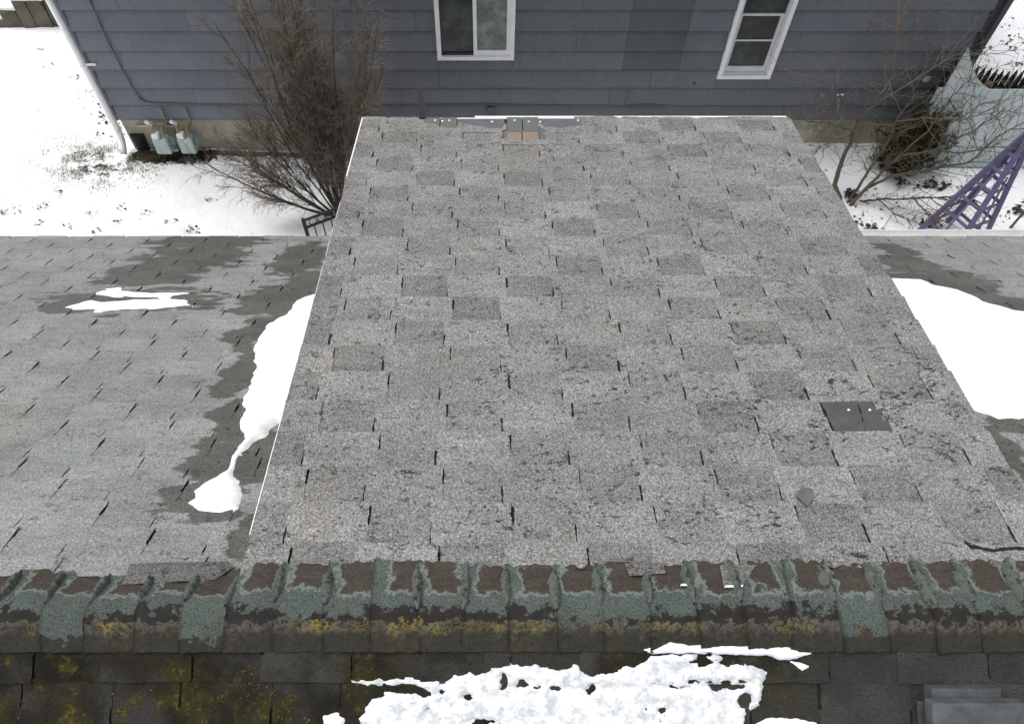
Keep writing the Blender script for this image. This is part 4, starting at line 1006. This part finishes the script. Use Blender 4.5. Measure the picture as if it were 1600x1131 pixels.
def stone(x0, x1, y0, y1, depth, name='stone', mat='concrete'):
    p0, p1 = at_z(x0, y1, 0), at_z(x1, y1, 0); zt_ = at_y(x0, y0, p0.y).z
    mb = MB(); nx_ = 6; top = []
    rv = random.Random(int(x0 * 7 + y0)); jig = lambda: rv.uniform(-.025, .025)
    mb.hexa([(p0.x + jig(), p0.y + jig(), -.2), (p1.x + jig(), p0.y + jig(), -.2), (p1.x, p0.y + depth, -.2), (p0.x, p0.y + depth, -.2)], [(p0.x + jig(), p0.y + jig(), zt_ + jig()), (p1.x + jig(), p0.y + jig(), zt_ + jig()), (p1.x, p0.y + depth, zt_), (p0.x, p0.y + depth, zt_)])
    o = mb.build(name, mat, RW0); bv_ = o.modifiers.new('bevel', 'BEVEL'); bv_.width = .03; bv_.segments = 2
    sb_ = MB().box((p0.x - .03, p0.y + .02, zt_ - .03), (p1.x + .03, p0.y + depth, zt_ + .06)).build('snow_cover', 'snow', RW0); bv_ = sb_.modifiers.new('bevel', 'BEVEL'); bv_.width = .04; bv_.segments = 3
stone(36, 58, 2, 41, 1.2); stone(58.5, 84, 2, 41, 1.2); stone(84.5, 112, 1, 40.5, 1.2); stone(10, 35.5, 17, 40, 1.0); stone(-25, 9.5, 31, 40, .8)

# ------------------------------------------------------------------ leaf litter, tufts
def leafm(mb, p, s, rng):
    a = rng.uniform(0, 6.283); u = Vector((math.cos(a), math.sin(a), rng.uniform(-.4, .4))) * s; v = Vector((-math.sin(a), math.cos(a), rng.uniform(-.4, .4))) * s * rng.uniform(.4, .8)
    mb.add([p - u, p - v + Vector((0, 0, s * .3)), p + u, p + v + Vector((0, 0, s * .2))], [(0, 1, 2, 3)])
rl = random.Random(4); b = MB()
def scatter(n, x0, x1, y0, y1, s0, s1, clump=1):
    for i in range(n):
        q = at_z(rl.uniform(x0, x1), rl.uniform(y0, y1), .12 if x0 > 1000 else 0)
        for k in range(rl.randint(1, clump)):
            x, y = q.x + rl.gauss(0, .05), q.y + rl.gauss(0, .04); leafm(b, Vector((x, y, gz(x, y) + .012)), rl.uniform(s0, s1), rl)
scatter(170, 1515, 1720, -10, 138, .010, .036, 5); scatter(50, 1340, 1620, 285, 375, .008, .026, 4); scatter(45, 1270, 1400, 235, 360, .008, .03, 3)
scatter(40, 5, 470, 60, 365, .006, .014, 2); scatter(30, 120, 200, 110, 210, .008, .025, 3); scatter(90, 218, 335, 236, 252, .015, .05, 4); scatter(26, 150, 205, 140, 200, .010, .035, 5)
for (x, y) in FOOT:
    for k in range(5): xx, yy = x + rl.gauss(0, .06), y + rl.gauss(0, .04); leafm(b, Vector((xx, yy, gz(xx, yy) - .01)), rl.uniform(.012, .03), rl)
for cx_, cy_, n in ((1470, 296, 26), (1455, 291, 20), (1438, 293, 16), (1590, 330, 30), (1330, 305, 40), (1355, 358, 20), (1452, 352, 30)):
    for i in range(n): q = at_z(cx_ + rl.gauss(0, 8), cy_ + rl.gauss(0, 4), .13); leafm(b, Vector((q.x, q.y, gz(q.x, q.y) + rl.uniform(.01, .07))), rl.uniform(.02, .05), rl)
tag(b.build('leaf_litter', 'leaf'), 'dark dead leaves scattered over the snow', 'leaves', kind='stuff')
b = MB()
for i in range(11000):
    g_ = rl.choice((GP, GP, GP2, GP3)); x, y = g_.x + rl.gauss(0, .42), g_.y + rl.gauss(0, .24)
    if fbm(x * 3, y * 3, 4) + rl.uniform(-.4, .4) < .05: continue
    a = rl.uniform(0, 6.283); h = rl.uniform(.012, .045); w_ = rl.uniform(.003, .006); z = gz(x, y) - .005; l = rl.uniform(.01, .05)
    b.add([(x - w_, y, z), (x + w_, y, z), (x + math.cos(a) * l, y + math.sin(a) * l, z + h)], [(0, 1, 2)])
tag(b.build('grass', 'grass'), 'patch of dull winter grass showing through the snow', 'grass', kind='stuff')
# moss cushions on the dark slope and along the ridge
simple('moss', (.085, .066, .012), .95, .05, .55, 40)
b = MB(); rm = random.Random(31)
def cushion(p, n, r):
    t1 = Vector((1, 0, 0)); t2 = n.cross(t1).normalized(); k = 6; vs = [p + n * r * rm.uniform(.5, .9)]
    for a in range(k):
        q = 6.283 * a / k; rr2 = r * rm.uniform(.7, 1.3); vs.append(p + (t1 * math.cos(q) + t2 * math.sin(q)) * rr2 - n * .002)
    b.add(vs, [(0, 1 + a, 1 + (a + 1) % k) for a in range(k)])
for i in range(2600):
    u, v = rm.uniform(-2.1, 1.2), rm.uniform(.15, .62)
    if fbm(u * 3.1, v * 5, 6) + .25 * fbm(u * 14, v * 14, 2) < .22 + .28 * max(0, u + .6): continue
    cushion(FRONT.p(u, v, .006), FRONT.N, rm.uniform(.002, .006))
for i in range(1500):
    u, v = rm.uniform(-2.1, 1.8), rm.gauss(.055, .014)
    if fbm(u * 4.3, 2, 8) + .5 * fbm(u * 17, v * 17, 4) < .12 + .12 * max(0, u): continue
    cushion(FRONT.p(u, v, .016), FRONT.N, rm.uniform(.0018, .0045))
tag(b.build('moss', 'moss'), 'yellow green moss cushions on the dark front slope and ridge', 'moss', kind='stuff')
